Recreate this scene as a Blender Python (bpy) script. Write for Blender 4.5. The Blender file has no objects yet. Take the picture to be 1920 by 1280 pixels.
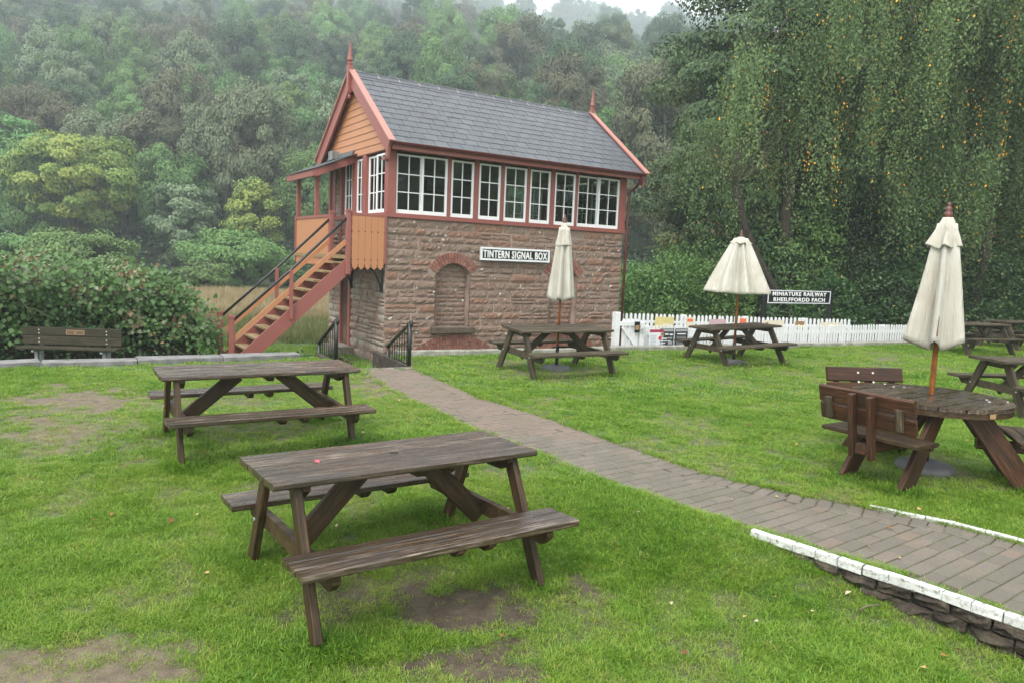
import bpy, bmesh, math, random
import numpy as np
from mathutils import Vector, Matrix, noise as mnoise
rad = math.radians
SC = bpy.context.scene
COL = SC.collection
rng = np.random.default_rng(7)
random.seed(7)

# ------------------------------------------------------------------ camera, sky, sun, exposure
FPX, PITCH, ROLL, CAMH = 1377.0, rad(6.41), rad(2.42), 1.858
cam = bpy.data.cameras.new('camera'); camo = bpy.data.objects.new('camera', cam); COL.objects.link(camo)
cam.sensor_width = 36; cam.lens = 36*FPX/1920; cam.clip_start = .05; cam.clip_end = 2000
_fw = Vector((0, math.cos(PITCH), -math.sin(PITCH))); _up = Vector((0, math.sin(PITCH), math.cos(PITCH))); _rt = Vector((1, 0, 0))
_cr = _rt*math.cos(ROLL) + _up*math.sin(ROLL); _cu = _up*math.cos(ROLL) - _rt*math.sin(ROLL)
M = Matrix((_cr, _cu, -_fw)).transposed().to_4x4(); M.translation = (0, 0, CAMH)
camo.matrix_world = M
SC.camera = camo

SUN_EL, SUN_AZ = rad(52), rad(205)      # azimuth measured like the sky's rotation
w = bpy.data.worlds.new('World'); SC.world = w; w.use_nodes = True
nt = w.node_tree; nt.nodes.clear()
sky = nt.nodes.new('ShaderNodeTexSky'); sky.sky_type = 'NISHITA'; sky.sun_disc = False
sky.sun_elevation = SUN_EL; sky.sun_rotation = SUN_AZ; sky.dust_density = 4; sky.air_density = 1.0; sky.ozone_density = .6
mx = nt.nodes.new('ShaderNodeMix'); mx.data_type = 'RGBA'; mx.inputs[0].default_value = .86
mx.inputs[7].default_value = (11.6, 11.9, 12.1, 1)       # overcast cloud sheet
bg = nt.nodes.new('ShaderNodeBackground'); bg.inputs[1].default_value = .10
wo = nt.nodes.new('ShaderNodeOutputWorld')
nt.links.new(sky.outputs[0], mx.inputs[6]); nt.links.new(mx.outputs[2], bg.inputs[0]); nt.links.new(bg.outputs[0], wo.inputs[0])
sl = bpy.data.lights.new('sun', 'SUN'); sl.energy = 1.5; sl.angle = rad(25); sl.color = (1, .96, .9)
so = bpy.data.objects.new('sun', sl); COL.objects.link(so)
_sd = Vector((math.sin(SUN_AZ)*math.cos(SUN_EL), math.cos(SUN_AZ)*math.cos(SUN_EL), math.sin(SUN_EL)))
so.rotation_euler = _sd.to_track_quat('Z', 'Y').to_euler()
so.location = (0, 0, 60)
SC.view_settings.view_transform = 'Standard'; SC.view_settings.look = 'None'
SC.view_settings.exposure = 0.92; SC.view_settings.gamma = 1; SC.view_settings.use_curve_mapping = False
cy = SC.cycles
cy.max_bounces = 6; cy.diffuse_bounces = 3; cy.glossy_bounces = 3; cy.transmission_bounces = 4; cy.transparent_max_bounces = 12
cy.volume_bounces = 3
cy.use_denoising = True; cy.denoiser = 'OPENIMAGEDENOISE'; cy.use_adaptive_sampling = True; cy.adaptive_threshold = .012
cy.sample_clamp_indirect = 6
HAZE_DENSITY = .0012

# ------------------------------------------------------------------ photo rays (used to survey positions)
def ray(x, y):
    a, b = x-960, y-640; cr, sr = math.cos(ROLL), math.sin(ROLL)
    X, Y = (cr*a+sr*b)/FPX, -(-sr*a+cr*b)/FPX
    return np.array([X, math.cos(PITCH)+Y*math.sin(PITCH), -math.sin(PITCH)+Y*math.cos(PITCH)])
def gp(x, y, z=0.0):
    d = ray(x, y); return (d*((z-CAMH)/d[2]))[:2]
def at(x, y, Y):
    d = ray(x, y); return d*(Y/d[1])+np.array([0, 0, CAMH])

# ------------------------------------------------------------------ materials
def mat(name, build):
    m = bpy.data.materials.new(name); m.use_nodes = True
    n = m.node_tree.nodes; l = m.node_tree.links; n.clear()
    o = n.new('ShaderNodeOutputMaterial'); p = n.new('ShaderNodeBsdfPrincipled'); l.new(p.outputs[0], o.inputs[0])
    build(n, l, p, o); return m
def N(n, t, **k):
    q = n.new(t)
    for a, b in k.items(): setattr(q, a, b)
    return q
def ramp(n, l, src, stops):
    r = n.new('ShaderNodeValToRGB'); e = r.color_ramp.elements
    while len(e) > 1: e.remove(e[-1])
    e[0].position = stops[0][0]; e[0].color = (*stops[0][1], 1)
    for p, c in stops[1:]:
        q = e.new(p); q.color = (*c, 1)
    l.new(src, r.inputs[0]); return r.outputs[0]
def mixc(n, l, f, a, b, mode='MIX'):
    m = n.new('ShaderNodeMix'); m.data_type = 'RGBA'; m.blend_type = mode
    for v, i in ((f, 0), (a, 6), (b, 7)):
        if hasattr(v, 'default_value') or hasattr(v, 'is_linked'): l.new(v, m.inputs[i])
        else: m.inputs[i].default_value = v if i == 0 else (*v, 1)
    return m.outputs[2]
def mth(n, l, op, a, b=None):
    m = n.new('ShaderNodeMath'); m.operation = op
    for v, i in ((a, 0), (b, 1)):
        if v is None: continue
        if hasattr(v, 'is_linked'): l.new(v, m.inputs[i])
        else: m.inputs[i].default_value = v
    return m.outputs[0]
def noise(n, l, vec, scale, detail=4, rough=.6):
    t = n.new('ShaderNodeTexNoise'); t.inputs['Scale'].default_value = scale; t.inputs['Detail'].default_value = detail
    t.inputs['Roughness'].default_value = rough
    if vec is not None: l.new(vec, t.inputs['Vector'])
    return t.outputs[0]
def coords(n, l, scale=(1, 1, 1), world=False, shift=True):
    tc = n.new('ShaderNodeTexCoord'); mp = n.new('ShaderNodeMapping'); mp.inputs['Scale'].default_value = scale
    if world:
        g = n.new('ShaderNodeNewGeometry'); l.new(g.outputs['Position'], mp.inputs[0])
    elif shift:
        oi = n.new('ShaderNodeObjectInfo'); v = n.new('ShaderNodeVectorMath'); v.operation = 'MULTIPLY_ADD'
        c = n.new('ShaderNodeCombineXYZ')
        for i in range(3): l.new(oi.outputs['Random'], c.inputs[i])
        l.new(c.outputs[0], v.inputs[0]); v.inputs[1].default_value = (37, 19, 53); l.new(tc.outputs['Object'], v.inputs[2])
        l.new(v.outputs[0], mp.inputs[0])
    else: l.new(tc.outputs['Object'], mp.inputs[0])
    return mp.outputs[0]
def orand(n): return n.new('ShaderNodeObjectInfo').outputs['Random']
def bump(n, l, p, h, s, d=.01):
    b = n.new('ShaderNodeBump'); b.inputs['Strength'].default_value = s; b.inputs['Distance'].default_value = d
    l.new(h, b.inputs['Height']); l.new(b.outputs[0], p.inputs['Normal'])

def wood(name, dark, mid, light, rough=.5, sc=(1.2, 22, 22), wet=.0, grime=None, spec=.3):
    def b(n, l, p, o):
        p.inputs['Specular IOR Level'].default_value = spec
        v = coords(n, l, sc); g = noise(n, l, v, 3, 6, .65); g2 = noise(n, l, coords(n, l, (2, 5, 5)), 2.2, 4)
        c = ramp(n, l, g, [(.34, dark), (.5, mid), (.66, light)])
        r = orand(n); c = mixc(n, l, mth(n, l, 'MULTIPLY', r, .75), c, tuple(x*.5 for x in mid))
        c = mixc(n, l, ramp(n, l, g2, [(.45, (0, 0, 0)), (.7, (.75, .75, .75))]), c, grime or tuple(x*.6 for x in dark))
        l.new(c, p.inputs['Base Color'])
        rr = ramp(n, l, g2, [(.3, (rough-wet,)*3), (.65, (rough+.15,)*3)]); l.new(rr, p.inputs['Roughness'])
        bump(n, l, p, g, .5, .004)
    return mat(name, b)
M_wood = wood('weathered brown timber', (.015, .008, .003), (.066, .037, .017), (.128, .082, .044), .5, wet=.12, grime=(.014, .014, .008))
M_top = wood('wet table boards', (.013, .008, .004), (.070, .045, .027), (.26, .21, .165), .28, wet=.14, grime=(.016, .012, .008), spec=.65)
M_old = wood('greyed timber', (.026, .019, .011), (.076, .058, .036), (.16, .128, .086), .6, grime=(.028, .028, .015))
M_rust = wood('reddish timber', (.016, .007, .004), (.066, .027, .013), (.135, .062, .032), .42, wet=.1, grime=(.03, .022, .014))
M_pole = wood('varnished pole', (.24, .075, .02), (.34, .12, .03), (.42, .16, .045), .35, (14, 14, 1))
M_bench = wood('mossy bench timber', (.026, .021, .013), (.056, .046, .030), (.092, .077, .052), .7, grime=(.026, .03, .014))
M_tread = wood('stair tread timber', (.22, .15, .07), (.36, .25, .12), (.44, .33, .18), .5)

def paint(name, col, rough=.45, dirt=.25, bs=.15):
    def b(n, l, p, o):
        a = noise(n, l, coords(n, l, (3, 3, 3)), 2.5, 5); f = noise(n, l, coords(n, l, (1, 1, 1)), 40, 3)
        c = mixc(n, l, ramp(n, l, a, [(.42, (0, 0, 0)), (.75, (dirt,)*3)]), col, tuple(x*.55+.02 for x in col))
        l.new(c, p.inputs['Base Color']); p.inputs['Roughness'].default_value = rough
        bump(n, l, p, f, bs, .002)
    return mat(name, b)
M_red = paint('red brown paint', (.265, .085, .066), .45)
M_redpink = paint('lit red paint', (.42, .185, .15), .5)  # paler red puts the light on the verge caps into their colour
M_dkred = paint('dark red gutter paint', (.10, .022, .02), .4)
M_ochre = paint('orange ochre paint', (.43, .190, .085), .5, .2)
M_ochre2 = paint('brown ochre paint', (.15, .075, .036), .6, .5)
M_white = paint('white gloss paint', (.80, .81, .80), .35, .12)
M_fence = paint('white fence paint', (.68, .69, .695), .5, .3)
M_black = paint('black paint', (.012, .012, .013), .35, .1)
M_sign = paint('black sign board', (.008, .009, .014), .4, .05)
M_signw = paint('white lettering', (.80, .80, .77), .5, .05)
M_signf = paint('white sign frame', (.72, .74, .76), .4, .12)
M_galv = paint('galvanised steel', (.34, .36, .37), .4)
M_brass = paint('brass plate', (.35, .22, .10), .4)
M_screw = paint('bright bolt', (.62, .62, .6), .3)
M_int = paint('interior plaster', (.20, .165, .13), .85, .3, 0)
M_ply = paint('interior floor', (.12, .08, .05), .6)

def b_slate(n, l, p, o):
    a = noise(n, l, coords(n, l, (4, 4, 4)), 2.2, 6, .7); g = noise(n, l, coords(n, l, (1, 1, 1)), 30, 4); r = orand(n)
    c = ramp(n, l, a, [(.3, (.045, .052, .062)), (.5, (.078, .086, .098)), (.66, (.105, .11, .117)), (.8, (.145, .13, .122))])
    c = mixc(n, l, mth(n, l, 'MULTIPLY', r, .6), c, (.052, .056, .064))
    l.new(c, p.inputs['Base Color']); p.inputs['Roughness'].default_value = .42; bump(n, l, p, g, .4, .004)
M_slate = mat('roof slate', b_slate)
def b_stone(n, l, p, o):
    a = noise(n, l, coords(n, l, (4, 4, 4.6)), 2.5, 7, .7); f = noise(n, l, coords(n, l), 28, 5, .7); r = orand(n)
    lich = noise(n, l, coords(n, l, (1, 1, 1), world=True), 8.5, 3, .55)
    c = ramp(n, l, a, [(.28, (.11, .068, .048)), (.45, (.205, .132, .096)), (.6, (.27, .182, .136)), (.78, (.31, .235, .18))])
    c = mixc(n, l, ramp(n, l, r, [(.0, (.0,)*3), (.55, (.12,)*3), (.75, (.75,)*3), (1, (.9,)*3)]), c, (.238, .176, .132))
    c = mixc(n, l, ramp(n, l, r, [(.18, (.55,)*3), (.3, (0,)*3)]), c, (.28, .145, .092))
    c = mixc(n, l, ramp(n, l, f, [(.35, (.55,)*3), (.55, (0,)*3)]), c, (.10, .07, .055))
    c = mixc(n, l, ramp(n, l, lich, [(.665, (0,)*3), (.69, (.85,)*3)]), c, (.62, .60, .54))
    l.new(c, p.inputs['Base Color']); p.inputs['Roughness'].default_value = .9; bump(n, l, p, mth(n, l, 'ADD', f, a), .9, .012)
M_stone = mat('red sandstone', b_stone)
def b_stone2(n, l, p, o):
    a = noise(n, l, coords(n, l, (2, 2, 4)), 2.5, 7, .7); f = noise(n, l, coords(n, l), 25, 5, .7); r = orand(n)
    w_ = noise(n, l, coords(n, l, (1, 1, 1), world=True), 1.7, 6, .7)
    c = ramp(n, l, a, [(.3, (.14, .10, .078)), (.5, (.235, .175, .135)), (.75, (.30, .25, .20))])
    c = mixc(n, l, mth(n, l, 'MULTIPLY', r, .5), c, (.27, .16, .115))
    c = mixc(n, l, ramp(n, l, w_, [(.45, (0,)*3), (.62, (.75,)*3)]), c, (.34, .33, .28))
    l.new(c, p.inputs['Base Color']); p.inputs['Roughness'].default_value = .92; bump(n, l, p, mth(n, l, 'ADD', f, a), .9, .012)
M_stone2 = mat('limewashed sandstone', b_stone2)
def flat(name, stops, sc=6, rough=.9, bs=.5, world=False, bd=.006, fine=30):
    def b(n, l, p, o):
        v = coords(n, l, (1, 1, 1), world); a = noise(n, l, v, sc, 6, .65); f = noise(n, l, v, fine, 4)
        c = ramp(n, l, a, stops); l.new(c, p.inputs['Base Color']); p.inputs['Roughness'].default_value = rough
        bump(n, l, p, f, bs, bd)
    return mat(name, b)
M_mortar = flat('pink lime mortar', [(.3, (.20, .145, .115)), (.6, (.32, .24, .195)), (.8, (.41, .33, .28))], 3)
M_brickmortar = flat('brick mortar', [(.3, (.34, .25, .21)), (.7, (.46, .37, .32))], 6)
def b_brick(n, l, p, o):
    a = noise(n, l, coords(n, l, (1, 1, 1)), 9, 5, .7); r = orand(n)
    c = ramp(n, l, r, [(0, (.19, .075, .052)), (.4, (.255, .105, .074)), (.75, (.29, .135, .098)), (1, (.23, .125, .095))])
    c = mixc(n, l, ramp(n, l, a, [(.4, (0,)*3), (.7, (.6,)*3)]), c, (.16, .075, .055))
    l.new(c, p.inputs['Base Color']); p.inputs['Roughness'].default_value = .9; bump(n, l, p, a, .6, .008)
M_brick = mat('red brick', b_brick)
def b_paver(n, l, p, o):
    a = noise(n, l, coords(n, l, (1, 1, 1), world=True), 2.2, 5, .6); f = noise(n, l, coords(n, l), 60, 3, .7); r = orand(n)
    c = ramp(n, l, r, [(0, (.130, .115, .090)), (.5, (.160, .140, .110)), (.85, (.175, .150, .118)), (1, (.200, .145, .108))])
    c = mixc(n, l, ramp(n, l, a, [(.4, (0,)*3), (.7, (.55,)*3)]), c, (.10, .098, .066))
    c = mixc(n, l, ramp(n, l, f, [(.4, (.5,)*3), (.6, (0,)*3)]), c, (.10, .08, .07))
    l.new(c, p.inputs['Base Color']); p.inputs['Roughness'].default_value = .75; bump(n, l, p, f, .4, .003)
M_paver = mat('brick paver', b_paver)
M_bed = flat('mossy joint sand', [(.35, (.04, .035, .025)), (.52, (.065, .065, .03)), (.7, (.085, .13, .03))], 5, world=True)
def b_kerbw(n, l, p, o):
    a = noise(n, l, coords(n, l, (1, 1, 1)), 28, 5, .75)
    c = ramp(n, l, a, [(.33, (.12, .11, .09)), (.42, (.36, .36, .33)), (.50, (.56, .57, .55))])
    l.new(c, p.inputs['Base Color']); p.inputs['Roughness'].default_value = .7; bump(n, l, p, a, .6, .006)
M_kerbw = mat('worn white kerb paint', b_kerbw)
M_kerb = flat('grey kerb stone', [(.3, (.10, .10, .095)), (.5, (.175, .172, .168)), (.72, (.27, .265, .255))], 5)
M_kerbg = flat('mossy kerb stone', [(.3, (.15, .15, .115)), (.5, (.25, .245, .20)), (.75, (.42, .41, .37))], 6)
M_rubble = flat('dark rubble stone', [(.3, (.014, .010, .007)), (.52, (.048, .036, .026)), (.72, (.11, .095, .058))], 9, bs=1, bd=.02)
M_conc = flat('grey concrete', [(.3, (.065, .068, .07)), (.6, (.11, .113, .115)), (.8, (.16, .16, .16))], 8, .7)
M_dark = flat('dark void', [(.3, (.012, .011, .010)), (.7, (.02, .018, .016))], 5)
M_soil = flat('trampled ground', [(.3, (.05, .05, .025)), (.55, (.09, .085, .04)), (.75, (.08, .13, .035))], 2.5, world=True)
M_sillst = flat('dark mossy sill stone', [(.3, (.05, .038, .026)), (.55, (.10, .078, .055)), (.8, (.13, .125, .07))], 6)
M_step = flat('old stone step', [(.3, (.13, .115, .09)), (.6, (.21, .185, .15)), (.8, (.20, .21, .13))], 5)

def b_canvas(n, l, p, o):
    a = noise(n, l, coords(n, l, (2, 2, 1)), 2.5, 5); f = noise(n, l, coords(n, l), 120, 2)
    c = ramp(n, l, a, [(.3, (.50, .47, .385)), (.6, (.60, .58, .51)), (.8, (.62, .605, .55))])
    l.new(c, p.inputs['Base Color']); p.inputs['Roughness'].default_value = .9
    wr = noise(n, l, coords(n, l, (9, 9, 1.1)), 1.6, 4, .6); bump(n, l, p, mth(n, l, 'ADD', wr, mth(n, l, 'MULTIPLY', f, .03)), .8, .045)
    t = n.new('ShaderNodeBsdfTranslucent'); l.new(c, t.inputs[0]); m = n.new('ShaderNodeMixShader'); m.inputs[0].default_value = .18
    l.new(p.outputs[0], m.inputs[1]); l.new(t.outputs[0], m.inputs[2]); l.new(m.outputs[0], o.inputs[0])
M_canvas = mat('cream canvas', b_canvas)
def b_glass(n, l, p, o):
    tr = n.new('ShaderNodeBsdfTransparent'); tr.inputs[0].default_value = (.86, .88, .87, 1)
    g = n.new('ShaderNodeBsdfGlossy'); g.inputs['Roughness'].default_value = .0; g.inputs[0].default_value = (.9, .9, .9, 1)
    fr = n.new('ShaderNodeFresnel'); fr.inputs[0].default_value = 1.5
    m = n.new('ShaderNodeMixShader'); l.new(fr.outputs[0], m.inputs[0]); l.new(tr.outputs[0], m.inputs[1]); l.new(g.outputs[0], m.inputs[2])
    l.new(m.outputs[0], o.inputs[0])
M_glass = mat('window glass', b_glass)

def foliage(name, stops, trans=.20, hue=.25, rough=.55):
    def b(n, l, p, o):
        a = n.new('ShaderNodeAttribute'); a.attribute_name = 'tint'
        c = ramp(n, l, a.outputs['Fac'], stops)
        r = orand(n); hs = n.new('ShaderNodeHueSaturation'); l.new(c, hs.inputs['Color'])
        l.new(mth(n, l, 'ADD', mth(n, l, 'MULTIPLY', r, hue*.16), .5-hue*.08), hs.inputs['Hue'])
        l.new(mth(n, l, 'ADD', mth(n, l, 'MULTIPLY', r, hue*1.4), 1-hue*.6), hs.inputs['Value'])
        l.new(hs.outputs[0], p.inputs['Base Color']); p.inputs['Roughness'].default_value = rough
        p.inputs['Specular IOR Level'].default_value = .35
        t = n.new('ShaderNodeBsdfTranslucent'); l.new(hs.outputs[0], t.inputs[0])
        m = n.new('ShaderNodeMixShader'); m.inputs[0].default_value = trans
        l.new(p.outputs[0], m.inputs[1]); l.new(t.outputs[0], m.inputs[2]); l.new(m.outputs[0], o.inputs[0])
    return mat(name, b)
def G(r, g, b): return (r, g, b)
F_mid = foliage('mid green leaves', [(0, G(0.067, 0.128, 0.037)), (.5, G(0.109, 0.206, 0.056)), (1, G(0.164, 0.300, 0.083))])
F_dark = foliage('dark green leaves', [(0, G(0.036, 0.067, 0.028)), (.5, G(0.062, 0.110, 0.043)), (1, G(0.090, 0.155, 0.057))])
F_brown = foliage('brownish leaves', [(0, G(0.062, 0.068, 0.031)), (.5, G(0.100, 0.105, 0.048)), (1, G(0.146, 0.143, 0.068))])
F_grey = foliage('grey green leaves', [(0, G(0.096, 0.128, 0.066)), (.5, G(0.148, 0.197, 0.100)), (1, G(0.211, 0.269, 0.145))])
F_yel = foliage('yellow green leaves', [(0, G(0.110, 0.192, 0.036)), (.5, G(0.204, 0.294, 0.058)), (.85, G(0.314, 0.366, 0.071)), (1, G(0.407, 0.366, 0.071))], hue=.1)
F_ylow = foliage('pale yellow green leaves', [(0, G(0.096, 0.156, 0.036)), (.5, G(0.144, 0.228, 0.054)), (1, G(0.216, 0.288, 0.072))], hue=.1)
F_lite = foliage('fresh green leaves', [(0, G(0.080, 0.164, 0.043)), (.5, G(0.128, 0.251, 0.065)), (1, G(0.188, 0.332, 0.090))])
F_birch = foliage('weeping birch leaves', [(0, G(0.058, 0.102, 0.032)), (.45, G(0.112, 0.173, 0.056)), (.9, G(0.175, 0.231, 0.076)), (.955, G(0.256, 0.265, 0.066)), (.965, G(0.967, 0.462, 0.044)), (1, G(1.209, 0.529, 0.056))], hue=.1)
F_syc = foliage('sycamore leaves', [(0, G(0.039, 0.075, 0.028)), (.5, G(0.078, 0.134, 0.049)), (.8, G(0.119, 0.186, 0.066)), (.88, G(0.184, 0.144, 0.058)), (1, G(0.281, 0.155, 0.072))], hue=.05)
F_ivy = foliage('ivy leaves', [(0, G(0.024, 0.059, 0.020)), (.5, G(0.048, 0.103, 0.031)), (.9, G(0.078, 0.155, 0.045)), (1, G(0.276, 0.241, 0.052))], hue=.08, rough=.4)
F_hedge = foliage('bramble hedge leaves', [(0, G(0.036, 0.081, 0.022)), (.4, G(0.070, 0.147, 0.036)), (.7, G(0.119, 0.210, 0.070)), (.80, G(0.182, 0.238, 0.140)), (.84, G(0.168, 0.105, 0.056)), (.97, G(0.238, 0.168, 0.084)), (1, G(0.280, 0.252, 0.168))], hue=.0, rough=.42)
F_hivy = foliage('hedge ivy leaves', [(0, G(0.022, 0.059, 0.017)), (.6, G(0.048, 0.112, 0.028)), (.95, G(0.077, 0.161, 0.042)), (1, G(0.140, 0.168, 0.070))], hue=.0, rough=.38)
M_bark = flat('brown bark', [(.3, (.022, .017, .012)), (.55, (.055, .043, .030)), (.8, (.095, .082, .058))], 6, bs=1, bd=.03)
M_twig = flat('pale twigs', [(.3, (.10, .085, .055)), (.7, (.19, .165, .105))], 9)
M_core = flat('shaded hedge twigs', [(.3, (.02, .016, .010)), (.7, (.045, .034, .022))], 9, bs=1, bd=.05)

# ------------------------------------------------------------------ mesh helpers
class MB:
    def __init__(s): s.v = []; s.f = []
    def add(s, vs, fs):
        o = len(s.v); s.v += [tuple(q) for q in vs]; s.f += [tuple(i+o for i in f) for f in fs]; return s
    def prism(s, A, B, prof, up=(0, 0, 1), cap=True):
        """profile [(side, up)] swept from A to B"""
        A = Vector(A); B = Vector(B); d = (B-A).normalized(); u = Vector(up); sd = d.cross(u)
        if sd.length < 1e-4: sd = d.cross(Vector((0, 1, 0)))
        sd.normalize(); u = sd.cross(d).normalized(); n = len(prof)
        vs = [A+sd*x+u*y for x, y in prof]+[B+sd*x+u*y for x, y in prof]
        fs = [(i, (i+1) % n, n+(i+1) % n, n+i) for i in range(n)]
        if cap: fs += [tuple(range(n))[::-1], tuple(range(n, 2*n))]
        return s.add(vs, fs)
    def beam(s, A, B, w, h, up=(0, 0, 1), c=.006):
        s.axis = (Vector(A), Vector(B), Vector(up)) if not s.v else None
        a, b = w/2, h/2; c = min(c, a*.5, b*.5)
        return s.prism(A, B, [(-a+c, -b), (a-c, -b), (a, -b+c), (a, b-c), (a-c, b), (-a+c, b), (-a, b-c), (-a, -b+c)], up)
    def box(s, x0, x1, y0, y1, z0, z1, c=0):
        if c:
            return s.beam((x0, (y0+y1)/2, (z0+z1)/2), (x1, (y0+y1)/2, (z0+z1)/2), y1-y0, z1-z0, c=c)
        vs = [(x, y, z) for z in (z0, z1) for x, y in ((x0, y0), (x1, y0), (x1, y1), (x0, y1))]
        return s.add(vs, [(3, 2, 1, 0), (4, 5, 6, 7), (0, 1, 5, 4), (1, 2, 6, 5), (2, 3, 7, 6), (3, 0, 4, 7)])
    def tube(s, pts, rs, n=6, cap=True):
        pts = [Vector(p) for p in pts]; ring = []
        if not hasattr(rs, '__len__'): rs = [rs]*len(pts)
        prev = None
        for i, p in enumerate(pts):
            d = (pts[min(i+1, len(pts)-1)]-pts[max(i-1, 0)]).normalized()
            u = prev if prev is not None else (Vector((1, 0, 0)) if abs(d.x) < .8 else Vector((0, 1, 0)))
            sd = d.cross(u)
            if sd.length < 1e-5: sd = d.cross(Vector((.3, .9, .2)))
            sd.normalize(); u = sd.cross(d).normalized(); prev = u
            ring += [p+(sd*math.cos(2*math.pi*k/n)+u*math.sin(2*math.pi*k/n))*rs[i] for k in range(n)]
        fs = [(i*n+k, i*n+(k+1) % n, (i+1)*n+(k+1) % n, (i+1)*n+k) for i in range(len(pts)-1) for k in range(n)]
        if cap: fs += [tuple(range(n))[::-1], tuple(range((len(pts)-1)*n, len(pts)*n))]
        return s.add(ring, fs)
    def lathe(s, prof, c=(0, 0, 0), n=16):
        vs = [(c[0]+r*math.cos(2*math.pi*k/n), c[1]+r*math.sin(2*math.pi*k/n), c[2]+z) for r, z in prof for k in range(n)]
        fs = [(i*n+k, i*n+(k+1) % n, (i+1)*n+(k+1) % n, (i+1)*n+k) for i in range(len(prof)-1) for k in range(n)]
        fs += [tuple(range(n))[::-1], tuple(range((len(prof)-1)*n, len(prof)*n))]
        return s.add(vs, fs)
    def poly(s, pts, thick, M4):
        """2-D outline extruded: pts (a,b) -> M4 @ (a, b, 0..thick)"""
        n = len(pts); vs = [M4 @ Vector((a, b, 0)) for a, b in pts]+[M4 @ Vector((a, b, thick)) for a, b in pts]
        return s.add(vs, [tuple(range(n))[::-1], tuple(range(n, 2*n))]+[(i, (i+1) % n, n+(i+1) % n, n+i) for i in range(n)])
    def mesh(s, name, m, smooth=False):
        me = bpy.data.meshes.new(name); me.from_pydata(s.v, [], s.f); me.materials.append(m)
        bm = bmesh.new(); bm.from_mesh(me); bmesh.ops.recalc_face_normals(bm, faces=bm.faces); bm.to_mesh(me); bm.free()
        if smooth: me.polygons.foreach_set('use_smooth', [True]*len(me.polygons))
        me.update(); return me
def link(name, me, parent=None, loc=None, rot=None, scale=None):
    o = bpy.data.objects.new(name, me); COL.objects.link(o)
    if parent is not None: o.parent = parent
    if loc is not None: o.location = loc
    if rot is not None: o.rotation_euler = rot
    if scale is not None: o.scale = scale
    return o
def part(name, mb, m, parent=None, smooth=False, **k):
    ax = getattr(mb, 'axis', None)
    if ax and not k and len(mb.v) == 16 and m in (M_wood, M_top, M_old, M_rust, M_bench, M_tread):      # a single timber: local x runs along it, so the grain does too
        A, B, u = ax; x = (B-A).normalized(); y = u.cross(x)
        if y.length < 1e-4: y = Vector((0, 1, 0)).cross(x)
        y.normalize(); z = x.cross(y); Mx = Matrix((x, y, z)).transposed().to_4x4(); Mx.translation = (A+B)/2
        inv = Mx.inverted(); mb.v = [tuple(inv @ Vector(v)) for v in mb.v]
        o = link(name, mb.mesh(name, m, smooth), parent); o.matrix_local = Mx; return o
    return link(name, mb.mesh(name, m, smooth), parent, **k)
def tag(o, label=None, cat=None, group=None, kind=None):
    for a, b in (('label', label), ('category', cat), ('group', group), ('kind', kind)):
        if b: o[a] = b
    return o
def thing(name, label, cat, loc=(0, 0, 0), rz=0, group=None, rot=None):
    o = bpy.data.objects.new(name, None); COL.objects.link(o); o.location = loc
    o.rotation_euler = rot if rot else (0, 0, rz); o.empty_display_size = .2
    return tag(o, label, cat, group)
def copy_tree(o, parent=None):
    c = o.copy(); COL.objects.link(c); c.parent = parent
    for ch in list(KIDS.get(o.name, [])): copy_tree(ch, c)
    return c
KIDS = {}
def index_kids():
    KIDS.clear()
    for o in SC.objects:
        if o.parent: KIDS.setdefault(o.parent.name, []).append(o)

def quadmesh(name, V, F, m, tint=None, smooth=False):
    """numpy verts (n,3), faces (k,c)"""
    me = bpy.data.meshes.new(name); V = np.ascontiguousarray(V, np.float32); F = np.ascontiguousarray(F, np.int32)
    k, c = F.shape
    me.vertices.add(len(V)); me.vertices.foreach_set('co', V.ravel())
    me.loops.add(k*c); me.loops.foreach_set('vertex_index', F.ravel())
    me.polygons.add(k); me.polygons.foreach_set('loop_start', np.arange(0, k*c, c, dtype=np.int32))
    me.update(calc_edges=True)
    if tint is not None:
        a = me.attributes.new('tint', 'FLOAT', 'FACE'); a.data.foreach_set('value', np.ascontiguousarray(tint, np.float32))
    if smooth: me.polygons.foreach_set('use_smooth', np.ones(k, bool))
    me.materials.append(m); return me
def unit(a): return a/np.maximum(np.linalg.norm(a, axis=-1, keepdims=True), 1e-9)
def leafmesh(name, C, D, Nn, L, W, tint, m, fold=.12, extra=None):
    """folded rhombic leaves. C centres, D tip directions, Nn rough normals"""
    n = len(C); D = unit(D); S = unit(np.cross(D, Nn)); Nn = np.cross(S, D)
    L = np.broadcast_to(np.asarray(L, float), (n,))[:, None]; W = np.broadcast_to(np.asarray(W, float), (n,))[:, None]
    V = np.stack([C-D*L*.5, C+S*W*.5+Nn*W*fold-D*L*.06, C+D*L*.5, C-S*W*.5+Nn*W*fold-D*L*.06], 1).reshape(-1, 3)
    b = np.arange(n)[:, None]*4
    F = np.concatenate([b+np.array([[0, 1, 2]]), b+np.array([[0, 2, 3]])], 1).reshape(-1, 3)
    t = np.repeat(tint, 2)
    if extra is not None:          # (verts, tris) for wood carried by the same mesh
        F = np.concatenate([F, extra[1]+len(V)]); V = np.concatenate([V, extra[0]]); t = np.concatenate([t, np.zeros(len(extra[1]))])
    return quadmesh(name, V, F, m, t)
def rdir(n, r=rng): return unit(r.normal(size=(n, 3)))

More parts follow.
